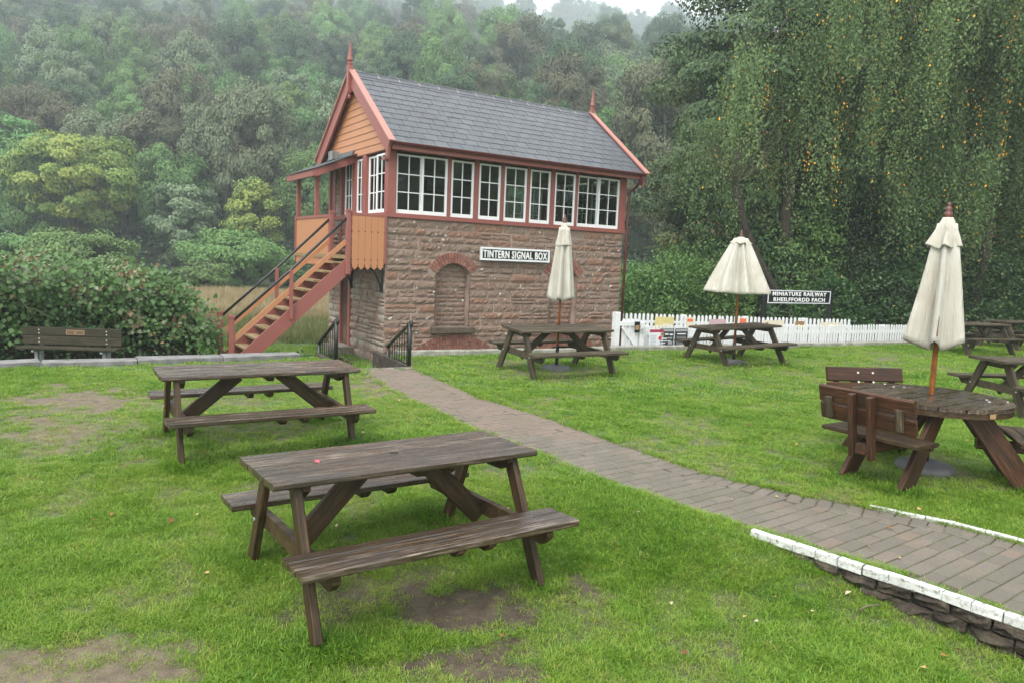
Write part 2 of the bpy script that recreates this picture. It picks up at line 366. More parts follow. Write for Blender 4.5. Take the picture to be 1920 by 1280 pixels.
# ------------------------------------------------------------------ ground levels
def sstep(a, b, x):
    t = np.clip((x-a)/(b-a), 0, 1); return t*t*(3-2*t)
PATH_L = np.array([(-2.50, 11.62), (-1.36, 9.46), (-.49, 7.93), (.31, 6.95), (.82, 6.08), (1.44, 5.42)]+[tuple(gp(px, py, .03)) for px, py in ((1427, 991), (1524, 1021), (1606, 1048), (1730, 1086), (1835, 1123), (1920, 1151))]+[(3.75, 2.7), (4.6, 1.6)])
PATH_R = np.array([(-1.62, 12.0), (-.36, 9.68), (.6, 8.41), (1.29, 7.3), (1.81, 6.55), (2.38, 6.05), (3.01, 5.68), (3.44, 5.38), (3.75, 5.06), (4.5, 4.3), (5.9, 2.9)])
PATH = np.concatenate([PATH_L, PATH_R[::-1]])
KERB = np.array([(-14, 3.6), tuple(gp(-260, 705)), tuple(gp(0, 692)), tuple(gp(110, 689)), tuple(gp(230, 685)), tuple(gp(360, 680)), tuple(gp(480, 676)), tuple(gp(612, 671))])
KERBR = np.array([tuple(gp(742, 668)), tuple(gp(900, 666)), tuple(gp(1150, 658)), tuple(gp(1330, 654)), tuple(gp(1500, 651)), tuple(gp(1720, 646)), (20, 24.8)])
A0, B0_ = np.array([-2.50, 11.62]), np.array([-1.62, 12.05])       # head of the steps
LAWN = np.concatenate([KERB, [A0, B0_], KERBR, [(20, -3), (-14, -3)]])
def inpoly(P, x, y):
    x = np.asarray(x, float); y = np.asarray(y, float); c = np.zeros(x.shape, bool); n = len(P); j = n-1
    for i in range(n):
        xi, yi = P[i]; xj, yj = P[j]
        if yi != yj: c ^= ((yi > y) != (yj > y)) & (x < (xj-xi)*(y-yi)/(yj-yi)+xi)
        j = i
    return c
def pdist(P, x, y):
    x = np.asarray(x, float); y = np.asarray(y, float); d = np.full(x.shape, 1e9)
    for a, b in zip(P[:-1], P[1:]):
        e = b-a; t = np.clip(((x-a[0])*e[0]+(y-a[1])*e[1])/(e@e), 0, 1)
        d = np.minimum(d, np.hypot(x-a[0]-t*e[0], y-a[1]-t*e[1]))
    return d
def hashn(x, y, s, seed=0):
    """cheap smooth value noise in numpy"""
    x = x*s+seed*17.3; y = y*s+seed*31.7; xi = np.floor(x); yi = np.floor(y); fx = x-xi; fy = y-yi
    fx = fx*fx*(3-2*fx); fy = fy*fy*(3-2*fy)
    h = lambda a, b: np.modf(np.abs(np.sin(a*127.1+b*311.7)*43758.5453))[0]
    return (h(xi, yi)*(1-fx)+h(xi+1, yi)*fx)*(1-fy)+(h(xi, yi+1)*(1-fx)+h(xi+1, yi+1)*fx)*fy
_side = np.concatenate([PATH_L, [(4.6, -3), (-14, -3), (-14, 14), (-2.5, 14)]])
def lawn_z(x, y):
    x = np.asarray(x, float); y = np.asarray(y, float)
    left = inpoly(_side, x, y)
    dl = pdist(PATH_L, x, y)
    blend = sstep(.0, 1.3, dl); blend = np.where(y < 5.2, np.maximum(blend, sstep(5.2, 4.2, y)), blend)
    z = np.where(left, -.225*sstep(7.6, 2.9, y)*blend, 0)
    z = z+.03*np.exp(-((x-4)**2+(y-6.8)**2)/1.2)
    z = z+.022*(hashn(x, y, 1.1, 3)-.5)+.012*(hashn(x, y, 3.3, 4)-.5)
    return z
def lz(x, y): return float(lawn_z(np.array([x]), np.array([y]))[0])

# bare and worn patches: (px, py, rx, ry, strength) surveyed on the photo, laid on the ground
PATCH = [(160, 752, 150, 32, 1.0), (120, 830, 200, 45, .75), (60, 900, 110, 30, .4), (110, 1215, 190, 75, .85), (1260, 1172, 60, 24, .6), (330, 1010, 60, 22, .25),
 (850, 1128, 130, 44, 1.0), (700, 1105, 190, 48, .7), (880, 1212, 190, 52, .95), (1050, 1085, 90, 24, .8), (740, 1040, 120, 26, .45), (700, 900, 90, 30, .4),
 (480, 800, 150, 18, .6), (700, 720, 50, 26, .75), (420, 770, 90, 14, .3), (1100, 1170, 120, 30, .5), (960, 700, 60, 8, .5), (1330, 690, 70, 8, .5),
 (1490, 700, 40, 5, .7), (1070, 712, 50, 7, .3), (1660, 672, 30, 4, .7), (1630, 875, 130, 24, .45), (1700, 905, 120, 16, .4), (1300, 805, 70, 12, .35), (1480, 760, 80, 9, .3),
 (1100, 745, 50, 7, .45), (1740, 690, 50, 4, .5), (1850, 905, 70, 24, .35), (1680, 1110, 220, 30, .6), (1540, 1060, 60, 10, .5), (1800, 1160, 90, 26, .7), (1380, 1235, 80, 20, .3)]
_PW = []
for px, py, rx, ry, s in PATCH:
    zz = -.12 if py > 820 and px < 1450 else 0
    c = gp(px, py, zz); A = np.stack([gp(px+rx, py, zz)-c, (gp(px, py-ry, zz)-gp(px, py+ry, zz))/2], 1)
    _PW.append((c, np.linalg.inv(A), s, 1.0 if py < 960 or px < 350 else .15))
def bare(x, y, want_dry=False):
    x = np.asarray(x, float); y = np.asarray(y, float); b = np.zeros(x.shape); D_ = np.full(x.shape, .6)
    nz = (hashn(x, y, 2.3, 1)-.5)*.9+(hashn(x, y, 7.1, 2)-.5)*.8+(hashn(x, y, 19., 6)-.5)*.5
    for c, Ai, s, dry_ in _PW:
        u = Ai[0, 0]*(x-c[0])+Ai[0, 1]*(y-c[1]); v = Ai[1, 0]*(x-c[0])+Ai[1, 1]*(y-c[1])
        f_ = sstep(1.4, .30, np.sqrt(u*u+v*v)+nz*1.25); D_ = np.where(s*f_ > b, dry_, D_); b = np.maximum(b, s*f_)
    if want_dry: return D_
    b = np.maximum(b, .55*sstep(.51, .78, hashn(x, y, 1.3, 8)*.6+hashn(x, y, 5.2, 9)*.4))
    return np.clip(b, 0, 1)

# ------------------------------------------------------------------ SETTING: field, hill, lawn
def b_field(n, l, p, o):
    v = coords(n, l, (1, 1, 1), world=True); a = noise(n, l, v, .35, 6, .7); f = noise(n, l, v, 9, 4, .7)
    sep = n.new('ShaderNodeSeparateXYZ'); l.new(v, sep.inputs[0])
    g = ramp(n, l, a, [(.3, (.06, .10, .03)), (.6, (.10, .15, .045))])
    t = ramp(n, l, f, [(.3, (.16, .13, .06)), (.55, (.27, .215, .11)), (.8, (.33, .27, .15))])
    yy = mth(n, l, 'ADD', sep.outputs[1], mth(n, l, 'MULTIPLY', a, 16.0))
    k = ramp(n, l, mth(n, l, 'DIVIDE', yy, 100.0), [(.30, (0,)*3), (.36, (1,)*3), (.52, (1,)*3), (.60, (0,)*3)])
    c = mixc(n, l, k, g, t); l.new(c, p.inputs['Base Color']); p.inputs['Roughness'].default_value = .95; bump(n, l, p, f, 1, .12)
M_field = mat('rough meadow', b_field)
def field_z(x, y): return -.62-.6*sstep(16, 40, y)+.25*(hashn(x, y, .13, 5)-.5)*sstep(18, 30, y)
def hill_z(x, y):
    top = 266+np.where(x < 0, -x*.55, -x*.28)
    r = np.clip((y-66+6*hashn(x, y, .03, 3))/(top-66), 0, 1.6)
    rise = (top-66)*.380
    s = np.where(r < 1, r*1.0, 1+(r-1)*.1)
    return -1.3+rise*s+5*(hashn(x, y, .02, 7)-.5)*np.clip(r*4, 0, 1)-1.2*np.clip((66-y)/10, 0, 1)
def gridmesh(name, xs, ys, zf, m, mask=None, smooth=True):
    X, Y = np.meshgrid(xs, ys); Z = zf(X, Y); nx, ny = len(xs), len(ys)
    V = np.stack([X, Y, Z], -1).reshape(-1, 3); i = np.arange(nx*ny).reshape(ny, nx)
    F = np.stack([i[:-1, :-1], i[:-1, 1:], i[1:, 1:], i[1:, :-1]], -1).reshape(-1, 4)
    if mask is not None:
        cx = (X[:-1, :-1]+X[1:, 1:])/2; cyy = (Y[:-1, :-1]+Y[1:, 1:])/2
        F = F[mask(cx, cyy).ravel()]
        used = np.unique(F); rm = np.full(len(V), -1); rm[used] = np.arange(len(used)); V = V[used]; F = rm[F]
    return quadmesh(name, V, F, m, smooth=smooth), V
ys = np.concatenate([np.arange(-16, 8, 4), np.arange(8, 70, 1.0), [80, 120, 200, 300, 380, 440]])
me, _ = gridmesh('ground', np.concatenate([np.arange(-420, -60, 40), np.arange(-60, 60, 1.5), np.arange(60, 421, 40)]), ys, field_z, M_field)
tag(link('ground', me), kind='structure')
M_hill = flat('woodland floor', [(.3, (.018, .026, .012)), (.55, (.03, .042, .018)), (.8, (.045, .05, .024))], .35, world=True, fine=2, bd=.5, bs=1)
me, _ = gridmesh('wooded_hill', np.arange(-400, 401, 8), np.arange(60, 441, 6), hill_z, M_hill); tag(link('wooded_hill', me), kind='structure')

def b_lawn(n, l, p, o):
    v = coords(n, l, (1, 1, 1), world=True); a = noise(n, l, v, 1.3, 6, .65); f = noise(n, l, v, 55, 4, .75); f2 = noise(n, l, v, 9, 5, .7)
    at_ = n.new('ShaderNodeAttribute'); at_.attribute_name = 'bare'
    g = ramp(n, l, a, [(.3, (.065, .125, .025)), (.52, (.10, .175, .036)), (.72, (.15, .21, .055))])
    g = mixc(n, l, ramp(n, l, f, [(.35, (.8,)*3), (.6, (0,)*3)]), g, (.028, .062, .012))
    s = ramp(n, l, f2, [(.3, (.034, .023, .015)), (.5, (.075, .054, .036)), (.72, (.135, .105, .072))])
    s = mixc(n, l, ramp(n, l, f, [(.3, (.7,)*3), (.5, (0,)*3)]), s, (.06, .045, .03))
    ad = n.new('ShaderNodeAttribute'); ad.attribute_name = 'dry'
    s = mixc(n, l, ad.outputs['Fac'], s, ramp(n, l, f2, [(.3, (.095, .072, .046)), (.5, (.165, .13, .085)), (.72, (.215, .18, .115))]))
    k = ramp(n, l, at_.outputs['Fac'], [(.25, (0,)*3), (.75, (1,)*3)])
    l.new(mixc(n, l, k, g, s), p.inputs['Base Color']); p.inputs['Roughness'].default_value = .85
    bump(n, l, p, mth(n, l, 'ADD', f, f2), 1, .02)
M_lawn = mat('lawn', b_lawn)
def lawn_surface(x, y):
    inside = inpoly(PATH, x, y); d = np.minimum(pdist(PATH_L, x, y), pdist(PATH_R, x, y))
    return lawn_z(x, y)-np.where(inside, .10*sstep(.0, .06, d)+.25*sstep(.03, .2, d), 0)
xs = np.concatenate([np.arange(-14, -6, .25), np.arange(-6, 6.01, .06), np.arange(6.25, 20.1, .25)])
ys = np.concatenate([np.arange(-3, 2, .25), np.arange(2, 8.6, .06), np.arange(8.6, 14.6, .12), np.arange(14.8, 25, .25)])
me, V = gridmesh('lawn', xs, ys, lawn_surface, M_lawn, lambda a, b: inpoly(LAWN, a, b))
a = me.attributes.new('bare', 'FLOAT', 'POINT'); a.data.foreach_set('value', bare(V[:, 0], V[:, 1]).astype(np.float32)); a = me.attributes.new('dry', 'FLOAT', 'POINT'); a.data.foreach_set('value', bare(V[:, 0], V[:, 1], True).astype(np.float32))
tag(link('lawn', me), kind='structure')

# ------------------------------------------------------------------ path: bed, pavers, kerbs, retaining wall
def ringwall(poly, z0, z1):
    mb = MB(); n = len(poly)
    vs = [(x, y, z0) for x, y in poly]+[(x, y, z1) for x, y in poly]
    return mb.add(vs, [tuple(range(n))[::-1], tuple(range(n, 2*n))]+[(i, (i+1) % n, n+(i+1) % n, n+i) for i in range(n)])
path = part('path', ringwall(PATH, -.40, -.0115), M_bed); tag(path, kind='structure')
e1 = np.array([.80, .60]); e2 = np.array([-.60, .80])
def strip_d(P, q): return pdist(P, np.array([q[0]]), np.array([q[1]]))[0]
pav = []; pw, pl = .112, .218
org = np.array([3.0, 4.5])
ii = np.arange(-40, 40); jj = np.arange(-45, 95)
for j in jj:
    for i in ii:
        c = org+e1*((i+(.5 if j % 2 else 0)+.08*math.sin(j*1.7))*pl)+e2*(j*pw)
        if not (2.0 < c[1] < 12.2): continue
        pav.append(c)
pav = np.array(pav); ok = inpoly(PATH, pav[:, 0], pav[:, 1]); pav = pav[ok]
dR = pdist(PATH_R, pav[:, 0], pav[:, 1]); dL = pdist(PATH_L, pav[:, 0], pav[:, 1])
pav = pav[(dR > .175) & (dL > np.where(pav[:, 1] < 5.1, .09, .05))]
rots = np.full(len(pav), math.atan2(e1[1], e1[0]))
def along(P, step, off, start=0., end=None):
    """points every step along a polyline, offset to its left"""
    out = []; acc = start
    seg = [np.linalg.norm(b-a) for a, b in zip(P[:-1], P[1:])]; tot = sum(seg)
    while acc < (end or tot):
        s = acc
        for k, L_ in enumerate(seg):
            if s <= L_: break
            s -= L_
        else: break
        d = (P[k+1]-P[k])/seg[k]; nrm = np.array([-d[1], d[0]]); out.append((P[k]+d*s+nrm*off, math.atan2(d[1], d[0]))); acc += step
    return out
bord = [b for b in along(PATH_R, .114, -.14) if 2.2 < b[0][1] < 11.8]
isb = np.concatenate([np.zeros(len(pav)), np.ones(len(bord))]); pav = np.concatenate([pav, [b[0] for b in bord]]); rots = np.concatenate([rots, [b[1]+math.pi/2 for b in bord]])
def paver_mb(l_=pl-.007, w_=pw-.007):
    mb = MB(); a, b, c = l_/2, w_/2, .007
    prof = [(-a, -b), (a, -b), (a, b), (-a, b)]; top = [(-a+c, -b+c), (a-c, -b+c), (a-c, b-c), (-a+c, b-c)]
    vs = [(x, y, -.06) for x, y in prof]+[(x, y, -.006) for x, y in prof]+[(x, y, 0) for x, y in top]
    return mb.add(vs, [(i+k*4, (i+1) % 4+k*4, (i+1) % 4+4+k*4, i+4+k*4) for k in (0, 1) for i in range(4)]+[(8, 9, 10, 11)])
pm = paver_mb().mesh('paver', M_paver)
order = np.argsort(np.hypot(pav[:, 0], pav[:, 1])+np.where(pav[:, 1] < 3.3, 50, 0))
big = MB()
for k, q in enumerate(order):
    x, y = pav[q]; z = -.006+rng.normal()*.0018+isb[q]*.006; rz = rots[q]+rng.normal()*.012; tx, ty = rng.normal(size=2)*.008
    if k < 300: link('paver', pm, path, (x, y, z), (tx, ty, rz))
    else:
        Mx = Matrix.Translation((x, y, z)) @ Matrix.Rotation(rz, 4, 'Z') @ Matrix.Rotation(tx, 4, 'X')
        big.add([Mx @ v.co for v in pm.vertices], [tuple(p.vertices) for p in pm.polygons])
o = part('paver', big, M_paver, path); o['kind'] = 'stuff'
# white painted kerb with rubble wall, left of the path
kl = PATH_L[6:]
rw = thing('retaining_wall', 'low rubble wall with worn white kerb stones along the brick path', 'wall')
for q, (c, a) in enumerate(along(kl, .155, -.036, .03)):
    if c[1] < 2.1: break
    L_ = .149+rng.normal()*.003
    mb = MB().beam((-L_/2, 0, 0), (L_/2, 0, 0), .058, .062, c=.008)
    for i, v in enumerate(mb.v): mb.v[i] = tuple(np.array(v)+rng.normal(size=3)*.0018)
    part('kerb_stone', mb, M_kerbw, rw, loc=(c[0], c[1], -.006+rng.normal()*.0015), rot=(rng.normal()*.012, rng.normal()*.008, a+rng.normal()*.008))
def rock(l_, h_, d_, seed, nx=5, nz=4, amp=.02, mb=None):
    """rock-faced block: front face at -y, bulging and chipped; back at y=0"""
    r = np.random.default_rng(seed); mb = mb or MB(); xs_ = np.linspace(-l_/2, l_/2, nx); zs_ = np.linspace(-h_/2, h_/2, nz); vs = []
    for iz, z in enumerate(zs_):
        for ix, x in enumerate(xs_):
            edge = ix in (0, nx-1) or iz in (0, nz-1)
            corner = ix in (0, nx-1) and iz in (0, nz-1)
            jx = r.normal()*l_*.018*(0 if ix in (0, nx-1) else 1)+(-np.sign(x)*abs(r.normal())*l_*.02 if ix in (0, nx-1) else 0)
            jz = r.normal()*h_*.05 if not iz in (0, nz-1) else -np.sign(z)*abs(r.normal())*h_*.05
            y = -d_*(.45 if corner else .62 if edge else 1)-(r.normal()*amp if not edge else abs(r.normal())*amp*.35)
            vs.append((x+jx, y, z+jz))
    fs = [(iz*nx+ix, iz*nx+ix+1, (iz+1)*nx+ix+1, (iz+1)*nx+ix) for iz in range(nz-1) for ix in range(nx-1)]
    loop = [ix for ix in range(nx)]+[iz*nx+nx-1 for iz in range(1, nz)]+[(nz-1)*nx+ix for ix in range(nx-2, -1, -1)]+[iz*nx for iz in range(nz-2, 0, -1)]
    k = len(vs); vs += [(vs[i][0], 0, vs[i][2]) for i in loop]; m_ = len(loop)
    fs += [(loop[i], k+i, k+(i+1) % m_, loop[(i+1) % m_]) for i in range(m_)]
    return mb.add(vs, fs)
for lv, (zc, hh) in enumerate(((-.072, .065), (-.145, .075), (-.23, .09), (-.33, .10))):
    for q, (c, a) in enumerate(along(kl, .215, -.03, .06+.11*(lv % 2))):
        if c[1] < 2.1: break
        L_ = rng.uniform(.185, .23)
        part('stone', rock(L_, hh*rng.uniform(.9, 1.08), .05*rng.uniform(.7, 1.2), 900+lv*50+q, amp=.014), M_rubble, rw, loc=(c[0], c[1], zc+rng.normal()*.006), rot=(rng.normal()*.04, rng.normal()*.04, a+rng.normal()*.09))
mb = MB()
for a, b in zip(kl[:-1], kl[1:]):
    mb.prism((a[0], a[1], -.25), (b[0], b[1], -.25), [(-.03, -.2), (.02, -.2), (.02, .17), (-.03, .17)])
part('mortar', mb, M_dark, rw)
# flush white kerb on the far side of the path
kr = thing('path_kerb', 'thin white painted kerb along the far edge of the brick path', 'kerb')
for c, a in along(PATH_R[6:], .20, -.01, .0):
    if c[1] < 2.2: break
    part('kerb_stone', MB().beam((-.097, 0, 0), (.097, 0, 0), .042, .10, c=.008), M_kerbw, kr, loc=(c[0], c[1], -.026+rng.normal()*.002), rot=(0, rng.normal()*.01, a+rng.normal()*.01))
# platform edge kerbs
def edge_kerb(label, P, step, w_, h_, zt, m, off, grp):
    t = thing('platform_edge', label, 'kerb', group=grp)
    mb = MB()
    for a, b in zip(P[:-1], P[1:]): mb.prism((a[0], a[1], -.36), (b[0], b[1], -.36), [(-.20, -.34), (-.06, -.34), (-.06, .26), (-.20, .26)])
    part('edge_wall', mb, M_rubble, t)
    for c, a in along(P, step, off, step/2):
        L_ = step-.012
        mb = MB().beam((-L_/2, 0, 0), (L_/2, 0, 0), w_, h_, c=.012)
        for i, v in enumerate(mb.v): mb.v[i] = tuple(np.array(v)+rng.normal(size=3)*.004)
        part('coping_stone', mb, m, t, loc=(c[0], c[1], zt-h_/2+rng.normal()*.006), rot=(0, rng.normal()*.006, a+rng.normal()*.006))
edge_kerb('pale grey stone edging slabs in front of the leafy hedge', KERB, 1.25, .34, .30, .085, M_kerb, .17, None)
edge_kerb('low mossy stone edging in front of the stone building and picket fence', KERBR, 1.35, .22, .30, .085, M_kerbg, .11, None)
# sunken steps by the box corner
st = thing('sunken_steps', 'short flight of old stone steps between two black railings', 'steps')
n_in = np.array([-.47, .883]); w_in = (B0_-A0)/np.linalg.norm(B0_-A0)
for k in range(4):
    o0 = A0+n_in*(.30*k-.15); mb = MB(); q = [o0-w_in*.05, o0+w_in*1.05, o0+w_in*1.05+n_in*.32, o0-w_in*.05+n_in*.32]
    zt = -.012-.15*k
    mb.add([(x, y, zt-.16) for x, y in q]+[(x, y, zt) for x, y in q], [(3, 2, 1, 0), (4, 5, 6, 7), (0, 1, 5, 4), (1, 2, 6, 5), (2, 3, 7, 6), (3, 0, 4, 7)])
    part('step', mb, M_step, st)
for s_, L_ in ((-.10, 1.95), (1.02, 2.2)):
    a = A0+w_in*s_; b = a+n_in*L_; part('side_wall', MB().beam((a[0], a[1], -.33), (b[0], b[1], -.33), .10, .64), M_rubble, st)

# ------------------------------------------------------------------ SIGNAL BOX
YAW = .57
SB = thing('signal_box', 'two storey signal box of red sandstone with slate roof and outside stairs', 'signal box', (-2.85, 16.22, 0), YAW)
LW, DP = 6.78, 3.82
ZB, ZS = -.70, 2.65          # wall foot and wall head
ARCH = (1.70, 4.87)
AR, ACZ, AH = .505, 1.185, .43
# --- front wall: mortar backing with arched recesses, rock-faced stones
def in_arch(u, z, pad=0):
    r = False
    for c in ARCH:
        r = r | ((np.abs(u-c) < AH+pad) & (z > .22) & (((z < 1.45) | ((u-c)**2+(z-ACZ)**2 < (AR+pad)**2))))
    return r
LAR, LCZ = 1.77, .04-1.77
def in_low(u, z):            # opening under the big segmental arches
    r = False
    for c in (1.76, 4.93): r = r | (((u-c)**2+(z-LCZ)**2 < (LAR-.36)**2) & (np.abs(u-c) < .95))
    return r
us = np.arange(0, LW+.001, .04); us[-1] = LW; zs = np.arange(ZB, ZS+.001, .04); zs[-1] = ZS
Ug, Zg = np.meshgrid(us, zs); idx = np.arange(Ug.size).reshape(Ug.shape)
F = np.stack([idx[:-1, :-1], idx[:-1, 1:], idx[1:, 1:], idx[1:, :-1]], -1).reshape(-1, 4)
uc = ((Ug[:-1, :-1]+Ug[1:, 1:])/2).ravel(); zc = ((Zg[:-1, :-1]+Zg[1:, 1:])/2).ravel()
keep = ~(in_arch(uc, zc, .02) | in_low(uc, zc))
FW = link('front_wall', quadmesh('front_wall', np.stack([Ug, np.full(Ug.shape, .022), Zg], -1).reshape(-1, 3), F[keep], M_mortar), SB)
mb = MB()
for c in ARCH:
    mb = MB(); mb.box(c-AH-.1, c+AH+.1, .19, .25, .1, 1.8)
    a0 = math.asin(AH/AR); pts = [(c-AH, .22)]+[(c+AR*math.sin(t), ACZ+AR*math.cos(t)) for t in np.linspace(-a0, a0, 14)]+[(c+AH, .22)]
    vs = [(x, .0, z) for x, z in pts]+[(x, .2, z) for x, z in pts]; n_ = len(pts)
    mb.add(vs, [(i, i+1, n_+i+1, n_+i) for i in range(n_-1)]); part('recess', mb, M_mortar, FW)
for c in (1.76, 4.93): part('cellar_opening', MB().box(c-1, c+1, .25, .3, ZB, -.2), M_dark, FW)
def wall_stones(parent, m, intervals, zlist, seed, base, lmin=.22, lmax=.72, depth=.046, amp=.014, xf=None, maxn=400):
    r = np.random.default_rng(seed); cnt = 0
    for z0, z1 in zlist:
        for a, b in intervals((z0+z1)/2, z0, z1):
            u = a
            while u < b-.02:
                L_ = min(r.uniform(lmin, lmax)*(1.15 if z1-z0 > .17 else 1), b-u)
                if b-(u+L_) < lmin*.6: L_ = b-u
                if L_ > .05 and cnt < maxn:
                    d = depth*r.uniform(.7, 1.35); h = z1-z0
                    cut = [(z0, z1)]
                    if h > .145 and r.uniform() < .20: zz_ = z0+h*r.uniform(.4, .62); cut = [(z0, zz_), (zz_, z1)]
                    for za, zb_ in cut:
                        o = part('stone', rock(L_-r.uniform(.011, .026), zb_-za-r.uniform(.010, .020), d*r.uniform(.8, 1.1), seed*1000+cnt, amp=amp*r.uniform(.2, .85), nx=int(L_/.085)+3), m, parent)
                        if xf is None: o.location = (u+L_/2, base, (za+zb_)/2)
                        else: o.location, o.rotation_euler = xf(u+L_/2, (za+zb_)/2)
                        cnt += 1
                u += L_
    return cnt
def courses(z0, z1, lo, hi, seed):
    r = np.random.default_rng(seed); out = []; z = z0
    while z < z1-.02:
        h = r.uniform(lo, hi)
        if z1-(z+h) < lo*.7: h = z1-z
        out.append((z, z+h)); z += h
    return out
def front_iv(zm, z0, z1):
    blk = []
    for c in ARCH:
        if z1 > .20 and zm < 1.47: blk.append((c-AH-.005, c+AH+.005))
        if zm >= 1.47:
            q = (AR+.25)**2-(zm-ACZ)**2
            if q > 0: blk.append((c-math.sqrt(q), c+math.sqrt(q)))
        if z1 > .06 and z0 < .20: blk.append((c-.58, c+.58))
    for c in (1.76, 4.93):
        q = (LAR)**2-(zm-.02-LCZ)**2
        if zm < .05 and q > 0: blk.append((c-math.sqrt(q), c+math.sqrt(q)))
    blk.sort(); iv = []; u = 0
    for a, b in blk:
        if a > u+.04: iv.append((u, a))
        u = max(u, b)
    if u < LW-.04: iv.append((u, LW))
    return iv
zl = courses(.21, 1.47, .14, .22, 2); zl = courses(-.36, .06, .12, .17, 1)+[(.06, .21)]+zl+courses(1.47, ZS, .13, .215, 3)
n1 = wall_stones(FW, M_stone, front_iv, zl, 11, .04)
for k, c in enumerate(ARCH):
    def aiv(zm, z0, z1, c=c):
        h = AH if z1 < 1.40 else math.sqrt(max(.0, AR**2-(max(zm, 1.3)-ACZ)**2))
        return [(c-h+.012, c+h-.012)] if h > .06 else []
    n1 += wall_stones(FW, M_stone, aiv, courses(.23, 1.69, .085, .15, 20+k), 30+k, .20, .14, .36, .04, .010)
# brick rings
def ring(parent, c, cz, r0, r1, half, n_):
    mbk = MB(); a = (r0+r1)/2; wd = 2*half*r0/n_-.010; wd2 = 2*half*r1/n_-.010; h = r1-r0-.010
    mbk.add([(-wd/2, -.02, -h/2), (wd/2, -.02, -h/2), (wd2/2, -.02, h/2), (-wd2/2, -.02, h/2), (-wd/2, .06, -h/2), (wd/2, .06, -h/2), (wd2/2, .06, h/2), (-wd2/2, .06, h/2)],
            [(0, 1, 2, 3), (7, 6, 5, 4), (0, 4, 5, 1), (1, 5, 6, 2), (2, 6, 7, 3), (3, 7, 4, 0)])
    meb = mbk.mesh('brick', M_brick)
    for k in range(n_):
        t = -half+2*half*(k+.5)/n_
        link('brick', meb, parent, (c+a*math.sin(t), .012+rng.normal()*.003, cz+a*math.cos(t)), (rng.normal()*.02, t+rng.normal()*.012, 0))
AC = part('brick_arch', MB(), M_brickmortar, SB)
def arcstrip(mb, c, cz, r0, r1, half, y=.02):
    ts = np.linspace(-half, half, 24); vs = [(c+r0*math.sin(t), y, cz+r0*math.cos(t)) for t in ts]+[(c+r1*math.sin(t), y, cz+r1*math.cos(t)) for t in ts]
    mb.add(vs, [(i, i+1, 24+i+1, 24+i) for i in range(23)])
mb = MB()
for c in ARCH: arcstrip(mb, c, ACZ, AR, AR+.25, rad(58))
for c in (1.76, 4.93): arcstrip(mb, c, LCZ, LAR-.36, LAR, rad(36))
AC.data = mb.mesh('brick_arch', M_brickmortar)
for c in ARCH:
    ring(AC, c, ACZ, AR, AR+.125, rad(58), 14); ring(AC, c, ACZ, AR+.125, AR+.25, rad(58), 18)
for c in (1.76, 4.93):
    for q in range(3): ring(AC, c, LCZ, LAR-.36+.12*q, LAR-.24+.12*q, rad(36), 24+q*2)
for c in ARCH:
    mb = MB().beam((c-.56, -.01, .135), (c+.56, -.01, .135), .20, .14, c=.015); part('stone_sill', mb, M_sillst, SB)
# --- left end wall
mb = MB(); mb.box(.035, .30, .06, 2.28, ZB, ZS); mb.box(.035, .30, 2.80, DP, ZB, ZS); mb.box(.035, .30, 2.28, 2.80, 1.62, ZS)
EW = part('end_wall', mb, M_mortar, SB)
def exf(v, z): return (.045, v, z), (0, 0, -math.pi/2)
def eiv(zm, z0, z1): return [(.03, 2.26), (2.82, DP)] if zm < 1.6 else [(.03, DP)]
wall_stones(EW, M_stone2, eiv, courses(-.66, ZS, .15, .24, 5), 12, 0, .28, .7, .05, .008, exf)
# remaining stone shell
mb = MB(); mb.box(LW-.3, LW-.004, .04, DP, ZB, ZS); mb.box(.3, LW-.3, DP-.3, DP-.003, ZB, ZS); mb.box(.3, LW-.3, .26, .30, ZB, ZS)
part('rear_wall', mb, M_stone2, SB)
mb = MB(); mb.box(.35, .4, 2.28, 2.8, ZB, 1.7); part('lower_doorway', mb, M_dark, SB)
mb = MB(); mb.box(-.03, .06, 2.13, 2.28, -.45, 1.62); mb.box(-.03, .06, 2.80, 2.88, -.45, 1.62); mb.box(-.028, .06, 2.28, 2.80, 1.50, 1.62)
part('door_frame', mb, M_red, SB)
part('doorstep', MB().box(-.45, .02, 1.9, 2.9, -.66, -.44), M_step, SB)
# --- timber upper floor
mb = MB(); mb.box(-.04, LW+.04, -.045, .10, ZS-.005, ZS+.095, .008); mb.box(-.042, .10, .10, DP+.03, ZS-.003, ZS+.097, .008)
mb.box(LW-.10, LW+.042, .10, DP+.03, ZS-.003, ZS+.097, .008)
part('sill_beam', mb, M_red, SB)
wins = [(.205, 1.455, 2), (1.555, 2.155, 1), (2.285, 2.885, 1), (2.985, 3.63, 1), (3.72, 4.335, 1), (4.465, 5.11, 1), (5.19, 6.555, 2)]
WZ0, WZ1 = 2.745, 4.035
edges = [0]+[q for w_ in wins for q in w_[:2]]+[LW]
for k in range(0, len(edges), 2):
    a, b = edges[k], edges[k+1]
    big_ = k in (0, len(edges)-2)
    part('post', MB().box(a+.002, b-.002, -.028 if big_ else -.012, .10 if not big_ else .16, WZ0, WZ1+.05, .008), M_red, SB)
part('head_beam', MB().box(0, LW, -.015, .12, WZ1+.05, WZ1+.14, .006), M_red, SB)
part('frieze_board', MB().box(.0, LW, -.022, .10, WZ1+.14, 4.42, .006), M_ochre2, SB)
pane_cache = {}
